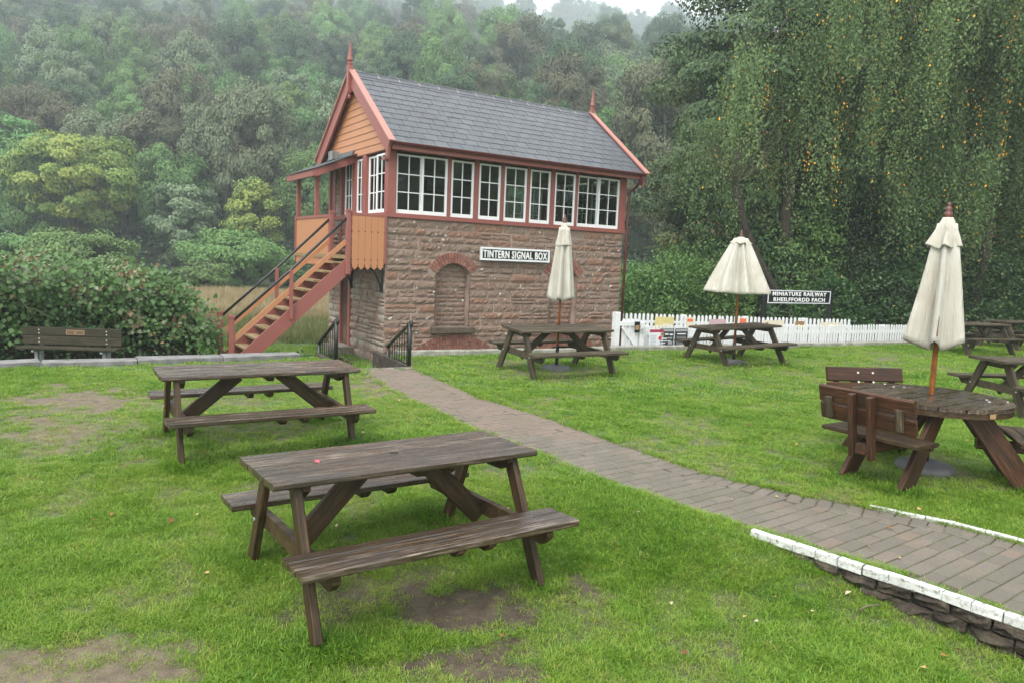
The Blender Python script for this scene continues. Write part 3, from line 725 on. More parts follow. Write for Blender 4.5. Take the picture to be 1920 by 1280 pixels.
def window(parent, w_, h_, cols, rows, name='window'):
    """sash lying in the x-z plane, origin at its lower left"""
    mb = MB(); f, t = .055, .022; bot = .085
    mb.box(0, f, -.02, .02, 0, h_, .004); mb.box(w_-f, w_, -.02, .02, 0, h_, .004)
    mb.box(f, w_-f, -.0195, .0195, 0, bot, .004); mb.box(f, w_-f, -.0195, .0195, h_-f*.8, h_, .004)
    pw_, ph_ = (w_-2*f-t*(cols-1))/cols, (h_-bot-f*.8-t*(rows-1))/rows
    for i in range(1, cols): mb.box(f+i*(pw_+t)-t, f+i*(pw_+t), -.014, .014, bot, h_-f*.8)
    for j in range(1, rows): mb.box(f, w_-f, -.0135, .0135, bot+j*(ph_+t)-t, bot+j*(ph_+t))
    fr = part(name, mb, M_white, parent)
    key = (round(pw_, 3), round(ph_, 3))
    if key not in pane_cache: pane_cache[key] = MB().box(-pw_/2, pw_/2, -.002, .002, -ph_/2, ph_/2).mesh('pane', M_glass)
    for i in range(cols):
        for j in range(rows):
            link('pane', pane_cache[key], fr, (f+i*(pw_+t)+pw_/2, 0, bot+j*(ph_+t)+ph_/2), (rng.normal()*.006, 0, rng.normal()*.006))
    return fr
H_ = WZ1-WZ0
for a, b, n_ in wins:
    if n_ == 1: o = window(SB, b-a, H_, 2, 3); o.location = (a, .03, WZ0)
    else:
        m_ = (a+b)/2
        o = window(SB, m_-a+.02, H_, 2, 3); o.location = (a, .055, WZ0)
        o = window(SB, b-m_+.02, H_, 2, 3); o.location = (m_-.02, .012, WZ0)
# left end glazing (seen obliquely) and right end glazing
for side in (0, 1):
    x = .03 if side == 0 else LW-.03
    spans = [(.10, .66, 0), (.64, 1.22, .04), (1.44, 1.92, .02)] if side == 0 else [(.14, .72, 0), (.80, 1.4, 0), (1.5, 2.1, 0), (2.2, 2.8, 0), (2.9, 3.6, 0)]
    for a, b, dx in spans:
        o = window(SB, b-a, H_, 2, 3); o.rotation_euler = (0, 0, math.pi/2); o.location = (x+(dx if side == 0 else -dx), a, WZ0)
    ed = [(.0, .10), (1.22, 1.44), (1.92, 2.12)] if side == 0 else [(.0, .14), (.72, .80), (1.4, 1.5), (2.1, 2.2), (2.8, 2.9), (3.6, DP)]
    for a, b in ed:
        if a == 0: a = .16
        if b > a: part('post', MB().box(x-.05 if side == 0 else x-.06, x+.06 if side == 0 else x+.04, a+.002, b-.002, WZ0, WZ1+.05, .006), M_red, SB)
    part('head_beam', MB().box(x-.055 if side == 0 else x-.08, x+.08 if side == 0 else x+.045, .125, DP, WZ1+.05, WZ1+.14, .006), M_red, SB)
# left end: door with glazed light, stone chimney breast, rear boarding
dr = part('door', MB().box(.02, .06, 2.12, 2.88, 1.80, 2.75, .004), M_red, SB)
o = window(SB, .5, 1.25, 2, 3, 'door_window'); o.rotation_euler = (0, 0, math.pi/2); o.location = (.035, 2.2, 2.76)
part('door_post', MB().box(-.03, .08, 2.84, 2.98, 1.80, 4.05, .006), M_red, SB)
ch = part('chimney_breast', MB().box(.04, .3, 3.04, 3.40, 1.8, 4.5), M_mortar, SB)
for q in range(16):
    part('stone', rock(.36, .155, .035, 700+q, amp=.01), M_stone2, ch, loc=(.045, 3.22, 1.9+q*.163), rot=(0, 0, -math.pi/2))
part('rear_boards', MB().box(.02, .06, 3.42, DP, 1.8, 4.1, .004), M_red, SB)
part('corner_post', MB().box(-.02, .10, DP-.10, DP+.02, WZ0, 4.2, .008), M_red, SB)
# interior
part('floor', MB().box(.1, LW-.1, .1, DP-.1, ZS-.05, ZS-.02), M_ply, SB)
part('back_wall', MB().box(.12, 5.35, DP-.12, DP-.05, ZS, 4.2), M_int, SB)
for a in (5.36, 6.05):
    o = window(SB, .62, H_, 2, 3); o.location = (a, DP-.08, WZ0)
part('rear_post', MB().box(5.98, 6.05, DP-.12, DP-.02, WZ0, 4.2), M_red, SB)
part('rear_post', MB().box(6.68, LW, DP-.12, DP-.02, WZ0, 4.2), M_red, SB)
part('ceiling', MB().box(.05, LW-.05, .05, DP-.05, 4.21, 4.25), M_int, SB)
pf = MB(); pf.box(0, .56, -.02, 0, 0, .5, .004)
pic = thing('framed_picture', 'dark framed picture on the wall inside the windowed upper room', 'picture', (-2.85, 16.22, 0), YAW)
part('frame', MB().box(2.64, 3.32, DP-.16, DP-.125, 3.58, 4.03), M_black, pic)
part('print', MB().box(2.71, 3.25, DP-.165, DP-.161, 3.64, 3.97), M_conc, pic)
# --- gable boards
RZ, EZ, OV = 6.05, 4.22, .51
sl_ = (RZ-EZ)/(DP/2+OV)
def gable_z(v): return RZ-abs(v-DP/2)*sl_-.10
for side in (0, 1):
    x = -.012 if side == 0 else LW+.012
    gw = part('gable', MB().box(.02 if side == 0 else LW-.06, .06 if side == 0 else LW-.02, .02, DP-.02, WZ1+.14, WZ1+.16), M_ochre2, SB)
    mbg = MB(); mbg.add([(x+(.02 if side == 0 else -.02), -.0, 4.15), (x+(.02 if side == 0 else -.02), DP, 4.15), (x+(.02 if side == 0 else -.02), DP, gable_z(DP)), (x+(.02 if side == 0 else -.02), DP/2, RZ-.1), (x+(.02 if side == 0 else -.02), 0, gable_z(0))], [(0, 1, 2, 3, 4)])
    gw.data = mbg.mesh('gable', M_ochre2)
    z = 4.10
    while z < 5.85:
        z1 = z+.158
        def lim(zz):
            h = (RZ-.10-zz)/sl_; return max(.0, DP/2-h), min(DP, DP/2+h)
        a0, b0 = lim(z); a1, b1 = lim(min(z1, RZ-.13))
        d = 1 if side == 0 else -1
        vs = [(x-.020*d, a0, z), (x-.020*d, b0, z), (x-.004*d, b1, z1), (x-.004*d, a1, z1), (x+.012*d, a0, z), (x+.012*d, b0, z), (x+.012*d, b1, z1), (x+.012*d, a1, z1)]
        part('weatherboard', MB().add(vs, [(0, 1, 2, 3), (7, 6, 5, 4), (0, 4, 5, 1), (2, 6, 7, 3), (1, 5, 6, 2), (3, 7, 4, 0)]), M_ochre, gw)
        z = z1
# --- roof
UL, UR = -.10, LW+.14
rf = part('roof', MB(), M_slate, SB)
mb = MB()
for s_ in (-1, 1):
    ve = DP/2+s_*(DP/2+OV)
    mb.add([(UL, DP/2, RZ-.05), (UR, DP/2, RZ-.05), (UR, ve, EZ-.05), (UL, ve, EZ-.05), (UL, DP/2, RZ-.09), (UR, DP/2, RZ-.09), (UR, ve, EZ-.09), (UL, ve, EZ-.09)],
           [(0, 1, 2, 3), (7, 6, 5, 4), (0, 4, 5, 1), (1, 5, 6, 2), (2, 6, 7, 3), (3, 7, 4, 0)])
rf.data = mb.mesh('roof', M_slate)
slen = math.hypot(DP/2+OV, RZ-EZ); ang = math.atan2(RZ-EZ, DP/2+OV); rows = 12; gauge = (slen-.03)/rows; sw = (UR-UL-.02)/21
def slate_mesh(w_, seed):
    r = np.random.default_rng(seed); h = gauge*1.35; t = .009
    j = r.normal(size=4)*.004
    mb = MB().add([(-w_/2, 0+j[0], 0), (w_/2, 0+j[1], 0), (w_/2, h, -.002), (-w_/2, h, -.002), (-w_/2+.003, j[0]+.004, t), (w_/2-.003, j[1]+.004, t), (w_/2-.003, h, t-.002), (-w_/2+.003, h, t-.002)],
            [(3, 2, 1, 0), (4, 5, 6, 7), (0, 1, 5, 4), (1, 2, 6, 5), (2, 3, 7, 6), (3, 0, 4, 7)])
    return mb.mesh('slate', M_slate)
sm = [slate_mesh(sw-.006, k) for k in range(6)]; smh = slate_mesh(sw/2-.006, 9)
back = MB()
for fb in (0, 1):
    for r_ in range(rows):
        cells = [(k+.5)*sw for k in range(21)] if r_ % 2 == 0 else [sw*.25]+[(k+1)*sw for k in range(20)]+[21*sw-sw*.25]
        for k, uu in enumerate(cells):
            half = r_ % 2 == 1 and k in (0, 21)
            s0 = gauge*r_-.01
            v = -OV+s0*math.cos(ang) if fb == 0 else DP+OV-s0*math.cos(ang)
            z = EZ+s0*math.sin(ang)-.03
            tilt = ang-.028+rng.normal()*.006
            if fb == 0:
                link('slate', smh if half else sm[rng.integers(6)], rf, (UL+.01+uu, v, z+.012), (tilt, rng.normal()*.004, rng.normal()*.006))
            else:
                Mx = Matrix.Translation((UL+.01+uu, v, z+.012)) @ Matrix.Rotation(math.pi, 4, 'Z') @ Matrix.Rotation(tilt, 4, 'X'); q = smh if half else sm[0]
                back.add([Mx @ p.co for p in q.vertices], [tuple(p.vertices) for p in q.polygons])
o = part('slate', back, M_slate, rf); o['kind'] = 'stuff'
rt = MB()
tl = (UR-UL-.1)/13
for q in range(13):
    u0 = UL+.05+q*tl
    mb = MB().prism((u0+.004, DP/2, RZ-.02), (u0+tl-.004, DP/2, RZ-.02), [(-.15, -.095), (-.05, -.005), (-.035, .03), (0, .045), (.035, .03), (.05, -.005), (.15, -.095), (.14, -.11), (0, -.02), (-.14, -.11)])
    part('ridge_tile', mb, M_slate, rf)
    if q: part('mortar_joint', MB().prism((u0-.012, DP/2, RZ-.018), (u0+.006, DP/2, RZ-.018), [(-.152, -.092), (-.05, 0), (0, .05), (.05, 0), (.152, -.092), (0, -.03)]), M_brickmortar, rf)
# bargeboards, caps, finials
def barge(u, inner):
    for s_ in (-1, 1):
        ve = DP/2+s_*(DP/2+OV+.04)
        A = Vector((u, DP/2, RZ+.02)); B = Vector((u, ve, RZ+.02-(DP/2+OV+.04)*sl_)); d = (B-A).normalized(); nrm = Vector((0, -d.z*s_, d.y*s_))
        if nrm.z < 0: nrm = -nrm
        mb = MB().prism(A-nrm*.14, B-nrm*.14+d*.0, [(-.028, -.15), (.028, -.15), (.028, .14), (-.028, .14)], up=nrm)
        part('bargeboard', mb, M_red, SB)
        mb = MB().prism(A+nrm*.018, B+nrm*.018+d*.05, [(-.075, -.016), (.075, -.016), (.075, .016), (-.075, .016)], up=nrm)
        part('verge_cap', mb, M_redpink, SB)
        if s_ == -1:      # pointed foot of the board
            mb = MB(); q = B-nrm*.14
            mb.add([(u-.03, q.y-.02, q.z+.11), (u+.03, q.y-.02, q.z+.11), (u+.03, q.y+.20, q.z+.10), (u-.03, q.y+.20, q.z+.10), (u-.03, q.y+.06, q.z-.25), (u+.03, q.y+.06, q.z-.25)],
                   [(0, 1, 2, 3), (0, 4, 5, 1), (3, 2, 5, 4), (0, 3, 4), (1, 5, 2)]); part('board_foot', mb, M_red, SB)
def finial(u):
    mb = MB(); c = (u, DP/2, 0)
    mb.box(u-.055, u+.055, DP/2-.055, DP/2+.055, 5.56, 6.18, .01)
    mb.lathe([(.05, 6.18), (.062, 6.20), (.062, 6.225), (.04, 6.24), (.04, 6.26), (.065, 6.275), (.068, 6.31), (.055, 6.34), (.035, 6.5), (.006, 6.74)], c, 12)
    mb.lathe([(.01, 5.40), (.035, 5.43), (.045, 5.47), (.03, 5.50), (.03, 5.52), (.05, 5.55), (.05, 5.565)], c, 12)
    part('finial', mb, M_red, SB)
barge(UL-.06, 0); finial(UL-.10); barge(UR+.06, 1); finial(UR+.08)
# eaves, gutter, downpipe
part('soffit', MB().box(UL, UR, -OV+.06, -.02, 4.125, 4.15), M_ochre2, SB)
part('fascia', MB().box(UL, UR, -OV+.03, -OV+.06, 4.04, 4.20, .004), M_red, SB)
g = MB(); pr = [(.065*math.cos(t), .065*math.sin(t)) for t in np.linspace(math.pi, 2*math.pi, 9)]+[(.055*math.cos(t), .055*math.sin(t)+.004) for t in np.linspace(2*math.pi, math.pi, 9)]
g.prism((UL-.02, -OV-.035, 4.19), (UR, -OV-.035, 4.185), pr); part('gutter', g, M_dkred, SB)
part('downpipe', MB().tube([(UR-.06, -OV-.03, 4.13), (UR-.06, -OV-.03, 4.05), (UR-.05, -.30, 3.86), (UR-.08, -.09, 3.74), (UR-.08, -.08, 3.6), (LW+.06, -.06, 2.6), (LW+.06, -.06, -.6)], .036, 8), M_dkred, SB, True)
mb = MB()
for z in (3.65, 2.4, 1.2, 0.1): mb.tube([(LW+.06, -.06, z), (LW+.06, -.06, z+.05)], .05, 8)
part('pipe_collar', mb, M_dkred, SB)
part('pipe_collar', MB().box(-.09, .0, -.05, .14, 3.86, 3.92, .006), M_red, SB)
# --- porch roof and landing
pr_ = part('porch_roof', MB().add([(0, 1.95, 4.13), (0, 4.25, 4.13), (-1.0, 4.25, 3.70), (-1.0, 1.95, 3.70), (0, 1.95, 4.16), (0, 4.25, 4.16), (-1.0, 4.25, 3.73), (-1.0, 1.95, 3.73)],
     [(0, 1, 2, 3), (7, 6, 5, 4), (0, 4, 5, 1), (1, 5, 6, 2), (2, 6, 7, 3), (3, 7, 4, 0)]), M_ochre2, SB)
pa = math.atan2(.43, 1.0)
psm = slate_mesh(.30, 77)
for r_ in range(4):
    for k in range(8):
        vv = 1.93+.15+k*.305-(.15 if r_ % 2 else 0)
        if vv > 4.2: continue
        link('slate', psm, pr_, (-1.03+r_*.25, vv, 3.735+r_*.25*.43), (pa-.03, 0, -math.pi/2))
part('porch_fascia', MB().prism((-.0, 1.98, 4.05), (-1.0, 1.98, 3.62), [(-.02, -.07), (.02, -.07), (.02, .08), (-.02, .08)]), M_red, SB)
part('porch_fascia', MB().box(-1.0, -.96, 1.99, 4.22, 3.58, 3.71, .004), M_red, SB)
part('flashing', MB().prism((-.03, 2.0, 4.20), (-.03, 4.1, 4.20), [(-.06, -.05), (.0, -.07), (.0, .06), (-.02, .06)]), M_conc, SB)
part('stone_cap', MB().box(-.20, .0, 3.05, 3.38, 4.12, 4.34, .02), M_kerb, SB)
for v in (2.5, 4.0): part('porch_post', MB().box(-.80, -.71, v-.045, v+.045, 1.75, 3.72+.02, .008), M_red, SB)
part('landing', MB().box(-.84, -.0, .0, 4.1, 1.70, 1.78, .01), M_tread, SB)
def board(w_, h_, tip, t=.022):
    return MB().add([(-w_/2, 0, h_), (w_/2, 0, h_), (w_/2, 0, tip), (0, 0, 0), (-w_/2, 0, tip), (-w_/2, t, h_), (w_/2, t, h_), (w_/2, t, tip), (0, t, 0), (-w_/2, t, tip)],
        [(0, 1, 2, 3, 4), (9, 8, 7, 6, 5), (0, 5, 6, 1), (1, 6, 7, 2), (2, 7, 8, 3), (3, 8, 9, 4), (4, 9, 5, 0)])
bm_ = board(.142, 1.16, .075).mesh('panel_board', M_ochre)
fp = part('front_panel', MB().box(-.80, -.06, -.035, .03, 2.625, 2.69, .006), M_red, SB)
hole = MB().tube([(0, -.002, 0), (0, .004, 0)], .014, 10).mesh('peg_hole', M_dark)
for k in range(5):
    x = -.80+.01+.0735+k*.1465
    link('panel_board', bm_, fp, (x, -.03, 1.48))
for k in range(6):
    x = -.80+.01+k*.1465
    for z in (1.58, 1.70, 2.30): link('peg_hole', hole, fp, (x, -.033, z))
part('panel_post', MB().box(-.06, -.005, -.04, .03, 1.62, 2.69, .006), M_red, SB)
sp = part('side_panel', MB().box(-.83, -.77, 1.12, 4.04, 2.625, 2.69, .006), M_red, SB)
bs_ = board(.088, 1.14, .05).mesh('panel_board', M_ochre)
k = 0
while 1.24+k*.0905 < 3.98:
    o = link('panel_board', bs_, sp, (-.81, 1.24+k*.0905, 1.50), (0, 0, -math.pi/2)); k += 1
part('panel_post', MB().box(-.835, -.765, 3.98, 4.06, 1.55, 2.72, .006), M_red, SB)
# newels, strings, treads, rails
def newel(u, v, z0, z1):
    mb = MB().beam((u, v, z0), (u, v, z1), .10, .10, up=(0, 1, 0), c=.012)
    mb.box(u-.06, u+.06, v-.06, v+.06, z1, z1+.03, .006); mb.box(u-.045, u+.045, v-.045, v+.045, z1+.03, z1+.055, .006)
    part('newel_post', mb, M_red, SB)
for v in (0.0, 1.12): newel(-.86, v, 1.38, 2.70); newel(-3.23, v, -.62, .46)
s0, s1 = Vector((-.82, 0, 1.60)), Vector((-3.24, 0, -.62+.02))
for v in (.045, 1.075):
    a, b = s0.copy(), s1.copy(); a.y = b.y = v
    st_ = part('stair_string', MB().prism(a, b, [(-.025, -.15), (.025, -.15), (.025, .13), (-.025, .13)]), M_red, SB)
nT = 11
for k in range(nT):
    t = (k+.5)/nT; u = -.93-(3.12-.93)*t; z = 1.72-(1.72+.50)*t
    part('tread', MB().box(u-.13, u+.11, .07, 1.05, z-.02, z+.02, .006), M_tread, SB)
for v in (.0, 1.12):
    part('handrail', MB().tube([(-3.20, v, .40), (-2.0, v, 1.50), (-.90, v, 2.56)], .028, 8), M_black, SB, True)
    part('mid_rail', MB().prism((-3.20, v, -.02+.05), (-.90, v, 2.08), [(-.018, -.045), (.018, -.045), (.018, .045), (-.018, .045)]), M_ochre, SB)
    part('baluster', MB().box(-2.10, -2.03, v-.05+(.0 if v else -.0), v-.01, .42, 1.44, .006), M_red, SB)
mb = MB()
for v in (.12, 2.0, 3.6):
    mb.tube([(-.62, v, 1.66), (-.38, v, 1.60), (-.18, v, 1.42), (-.07, v, 1.15), (-.045, v, 1.0)], [.02, .025, .028, .025, .018], 6)
    mb.box(-.05, -.012, v-.02, v+.02, .98, 1.70); mb.box(-.65, -.012, v-.02, v+.02, 1.66, 1.70)
part('bracket', mb, M_black, SB)

# ------------------------------------------------------------------ lettering and name boards
def lettering(name, text, w_, h_, depth, m, parent, M4, offset=.0, spacing=1.0):
    cu = bpy.data.curves.new(name, 'FONT'); cu.body = text; cu.extrude = .05; cu.offset = offset; cu.resolution_u = 3; cu.space_character = spacing
    to = bpy.data.objects.new(name, cu); COL.objects.link(to)
    bpy.context.view_layer.update()
    me = bpy.data.meshes.new_from_object(to.evaluated_get(bpy.context.evaluated_depsgraph_get()))
    bpy.data.objects.remove(to); v = np.empty(len(me.vertices)*3); me.vertices.foreach_get('co', v); v = v.reshape(-1, 3)
    lo, hi = v.min(0), v.max(0); v = (v-lo)/(hi-lo)*np.array([w_, h_, depth])-np.array([w_/2, h_/2, 0])
    me.vertices.foreach_set('co', v.ravel()); me.update(); me.materials.clear(); me.materials.append(m)
    o = link(name, me, parent); o.matrix_local = M4; return o
Rx = Matrix.Rotation(math.pi/2, 4, 'X')
sg = thing('name_board', 'black and white TINTERN SIGNAL BOX board on the stone wall', 'sign', (-2.85, 16.22, 0), YAW)
part('board', MB().box(2.36, 4.30, -.10, -.06, 1.81, 2.08), M_sign, sg)
mb = MB()
mb.box(2.34, 4.32, -.125, -.06, 2.055, 2.10, .006); mb.box(2.34, 4.32, -.125, -.06, 1.79, 1.835, .006)
mb.box(2.34, 2.385, -.123, -.06, 1.835, 2.055); mb.box(4.275, 4.32, -.123, -.06, 1.835, 2.055)
part('frame', mb, M_signf, sg)
mb = MB(); mb.tube([(2.75, -.07, 2.1), (2.75, -.02, 2.14)], .012, 6); mb.tube([(3.95, -.07, 2.1), (3.95, -.02, 2.14)], .012, 6); part('hook', mb, M_black, sg)
lettering('lettering', 'TINTERN SIGNAL BOX', 1.84, .184, .012, M_signw, sg, Matrix.Translation((3.33, -.10, 1.945)) @ Rx, .024, 1.12)
# railway sign on posts behind the fences
RYW = .55
a_ = at(1439, 545, 21.2); b_ = at(1556, 549, 22.4)
dxy = np.array([b_[0]-a_[0], b_[1]-a_[1]]); rl = float(np.hypot(*dxy)); ry = math.atan2(dxy[1], dxy[0])
rs = thing('railway_sign', 'black MINIATURE RAILWAY RHEILFFORDD FACH sign on posts behind the fence', 'sign', (a_[0], a_[1], 0), ry)
part('board', MB().box(.0, rl, -.03, .02, .90, 1.27), M_sign, rs)
mb = MB(); mb.box(0, rl, -.042, -.028, 1.25, 1.275); mb.box(0, rl, -.042, -.028, .895, .92); mb.box(0, .025, -.0415, -.028, .92, 1.25); mb.box(rl-.025, rl, -.0415, -.028, .92, 1.25)
part('frame', mb, M_signf, rs)
lettering('lettering', 'MINIATURE RAILWAY', rl*.86, .118, .01, M_signw, rs, Matrix.Translation((rl/2, -.03, 1.17)) @ Rx, .022, 1.16)
lettering('lettering', 'RHEILFFORDD FACH', rl*.82, .118, .01, M_signw, rs, Matrix.Translation((rl/2, -.03, 1.005)) @ Rx, .022, 1.16)
for u in (-.07, rl+.07): part('post', MB().beam((u, .03, -1.2), (u, .03, 1.36), .12, .12, up=(0, 1, 0), c=.01), M_black, rs)

# ------------------------------------------------------------------ railings at the steps
def railing(label, P, Q, zp, zq, nb):
    t = thing('step_railing', label, 'railing', (P[0], P[1], 0), 0, 'black railings beside the sunken steps')
    d = np.array([Q[0]-P[0], Q[1]-P[1]])
    part('post', MB().tube([(0, 0, -.1), (0, 0, zp)], .034, 8), M_black, t, True)
    part('post', MB().tube([(d[0], d[1], -.75), (d[0], d[1], zq)], .03, 8), M_black, t, True)
    part('handrail', MB().prism((0, 0, zp-.02), (d[0], d[1], zq-.01), [(-.03, -.012), (.03, -.012), (.03, .012), (-.03, .012)]), M_black, t)
    part('scroll', MB().tube([(.0-.00, 0, zp+.0), (-d[0]*.05, -d[1]*.05, zp+.02), (-d[0]*.08, -d[1]*.08, zp-.03), (-d[0]*.04, -d[1]*.04, zp-.06)], .026, 8), M_black, t, True)
    for k in range(1, nb):
        f = k/nb; zt = zp+(zq-zp)*f
        part('baluster', MB().tube([(d[0]*f, d[1]*f, zt-.78), (d[0]*f, d[1]*f, zt-.02)], .009, 6), M_black, t)
    part('bottom_rail', MB().prism((0, 0, zp-.76), (d[0], d[1], zq-.76), [(-.015, -.008), (.015, -.008), (.015, .008), (-.015, .008)]), M_black, t)
pR = gp(767, 684); qR = pR+n_in*1.15
railing('black iron step railing standing in front of the stone wall', pR, qR, .72, .18, 9)
pL = gp(630, 676); qL = pL+n_in*1.25
railing('black iron step railing beside the foot of the outside stairs', pL, qL, .70, .16, 9)

# ------------------------------------------------------------------ picket fences and gate
def picket_mesh(w_, h_, t=.018):
    a = w_/2; c = [(-a, 0), (a, 0), (a, h_-w_*.62), (a*.55, h_-w_*.18), (0, h_), (-a*.55, h_-w_*.18), (-a, h_-w_*.62)]
    return MB().poly(c, t, Matrix.Rotation(math.pi/2, 4, 'X')).mesh('picket', M_fence)
def fence(label, P, Q, zb, zt, pitch, w_, posts, spost):
    P = np.array(P); Q = np.array(Q); L_ = float(np.linalg.norm(Q-P)); a = math.atan2(Q[1]-P[1], Q[0]-P[0])
    t = thing('picket_fence', label, 'fence', (P[0], P[1], 0), a)
    me = picket_mesh(w_, zt-zb); n_ = int(L_/pitch)
    for k in range(n_):
        link('picket', me, t, (pitch*(k+.5), -.02, zb+rng.normal()*.006), (0, rng.normal()*.008, 0))
    for z in (zb+.22*(zt-zb), zb+.80*(zt-zb)): part('rail', MB().box(0, L_, -.02, .025, z-.04, z+.04, .006), M_fence, t)
    k = 0
    while k*spost <= L_+.01:
        part('post', MB().box(k*spost-.055, k*spost+.055, .02, .13, zb-.2, zt-.01+spost*0, .02), M_fence, t); k += 1
    return t, a, L_
P0 = gp(1213, 654)+np.array([.02, .16]); P1 = gp(1722, 645)+np.array([-.03, .2])
f1, fa, fl = fence('nearer white picket fence along the lawn edge behind the parasol tables', P0, P1, -.42, .515, .0985, .058, True, 1.95)
b0, b1 = at(1162, 588, 20.0), at(1597, 600, 21.4)
f2, fb, fl2 = fence('taller white picket fence with posters standing behind the first one', b0[:2], b1[:2], -.62, .52, .124, .072, True, 1.86)
gt = thing('gate', 'white wooden gate between the stone building and the picket fence', 'gate', tuple(gp(1152, 655)+np.array([.02, .10]))+(0,), fa-.03)
gl = float(np.linalg.norm(gp(1203, 654)-gp(1152, 655)))
part('gate_post', MB().box(-.03, .09, -.02, .12, -.5, .80, .012), M_fence, gt); part('gate_post', MB().box(gl-.10, gl+.02, -.02, .12, -.5, .58, .012), M_fence, gt)
for k in range(4): part('picket', picket_mesh(.075, 1.05) and MB(), M_fence, gt) if False else link('picket', picket_mesh(.075, 1.08), gt, (.20+k*.115, .02, -.42))
part('rail', MB().box(.09, gl-.10, -.03, .0, .50, .60, .006), M_fence, gt); part('rail', MB().box(.09, gl-.10, -.03, .0, -.05, .03, .006), M_fence, gt)
part('brace', MB().prism((.14, -.04, .48), (gl-.16, -.04, 0.0), [(-.012, -.03), (.012, -.03), (.012, .03), (-.012, .03)]), M_fence, gt)
part('latch', MB().tube([(gl-.12, -.05, .42), (gl-.04, -.06, .47), (gl-.08, -.06, .34)], .016, 6), M_galv, gt)
gsn = thing('gate_notice', 'small black notice fixed to the top rail of the white gate', 'notice', tuple(gt.location), gt.rotation_euler.z)
part('plate', MB().box(gl-.27, gl-.14, -.055, -.04, .36, .60), M_sign, gsn); part('print', MB().box(gl-.255, gl-.155, -.058, -.0555, .42, .52), M_brass, gsn)
# posters
def poster(name, label, cat, par, u, z, w_, h_, col, bits=(), y=-.045, group=None):
    t = thing(name, label, cat, tuple(par.location), par.rotation_euler.z, group)
    part('panel', MB().box(u, u+w_, y-.012, y, z, z+h_), col, t)
    for q, (a, b, c, d, m, nm) in enumerate(bits):
        part(nm, MB().box(u+a*w_, u+c*w_, y-.0135-.0004*q, y-.012, z+b*h_, z+d*h_), m, t)
    return t
C_ = lambda nm, c: flat(nm, [(.3, tuple(x*.85 for x in c)), (.7, c)], 4, .6, .05)
K_wht, K_red, K_chalk = C_('poster white', (.72, .76, .80)), C_('poster crimson', (.42, .03, .09)), C_('poster black', (.02, .022, .026))
K_yel, K_crm, K_org, K_mau, K_gry, K_app = C_('poster yellow', (.62, .52, .22)), C_('poster cream', (.66, .60, .46)), C_('poster orange', (.70, .16, .06)), C_('poster mauve', (.50, .34, .36)), C_('poster grey', (.34, .36, .38)), C_('poster apple red', (.60, .03, .04))
K_brn = C_('poster brown', (.30, .16, .07))
lines = lambda n_, a, c, lo, hi, m: [(a, lo+(hi-lo)*k/n_, c-(.06 if k % 3 == 1 else 0), lo+(hi-lo)*k/n_+.022, m, 'print_line') for k in range(n_)]
def fu(x, par_p, ang_, y0):      # distance along a fence line of the photo column x
    d = ray(x, y0); e = np.array([math.cos(ang_), math.sin(ang_)]); n_ = np.array([-e[1], e[0]]); t = (par_p@n_)/(d[:2]@n_); return float((d[:2]*t-par_p)@e)
u1 = [fu(x, P0, fa, 630) for x in (1207, 1233, 1235, 1260, 1263, 1286, 1289, 1304)]
mB = MB()
t = poster('notice_poster', 'white notice with crimson heading and a red apple on the fence', 'poster', f1, max(.02, u1[0]), .02, u1[1]-u1[0], .40, K_wht,
    [(0, .84, 1, 1, K_red, 'heading')]+lines(7, .08, .5, .12, .74, K_gry))
part('apple', MB().lathe([(.01, -.004), (.045, -.003), (.048, 0), (.01, .001)], (0, 0, 0), 14), K_app, t, loc=(max(.02, u1[0])+(u1[1]-u1[0])*.76, -.060, .02+.40*.52), rot=(math.pi/2, 0, 0))
poster('menu_board', 'black chalk menu board beside the white apple notice', 'menu board', f1, u1[2], .02, u1[3]-u1[2], .42, K_chalk,
    [(.03, .84, .97, .98, K_gry, 'heading'), (.08, .62, .3, .78, K_brn, 'picture'), (.36, .66, .6, .74, K_wht, 'print_line'), (.7, .64, .93, .72, K_wht, 'print_line'), (.08, .44, .5, .5, K_wht, 'print_line'), (.55, .46, .9, .53, K_gry, 'print_line'),
     (.1, .32, .8, .36, K_wht, 'print_line'), (.08, .2, .4, .25, K_wht, 'print_line'), (.6, .16, .92, .3, K_gry, 'picture'), (.1, .06, .5, .12, K_wht, 'print_line')])
poster('menu_board', 'dark menu board closest to the grey seat of the parasol table', 'menu board', f1, u1[4], .02, u1[5]-u1[4], .42, K_chalk,
    [(.03, .84, .97, .97, K_gry, 'heading'), (.15, .68, .85, .74, K_wht, 'print_line')]+lines(8, .1, .88, .08, .62, K_gry))
poster('menu_board', 'pale notice panel partly hidden by the parasol table', 'menu board', f1, u1[6], .04, .3, .38, K_wht, [(.02, .5, .98, .54, K_gry, 'print_line'), (.02, .1, .98, .44, K_gry, 'picture')])
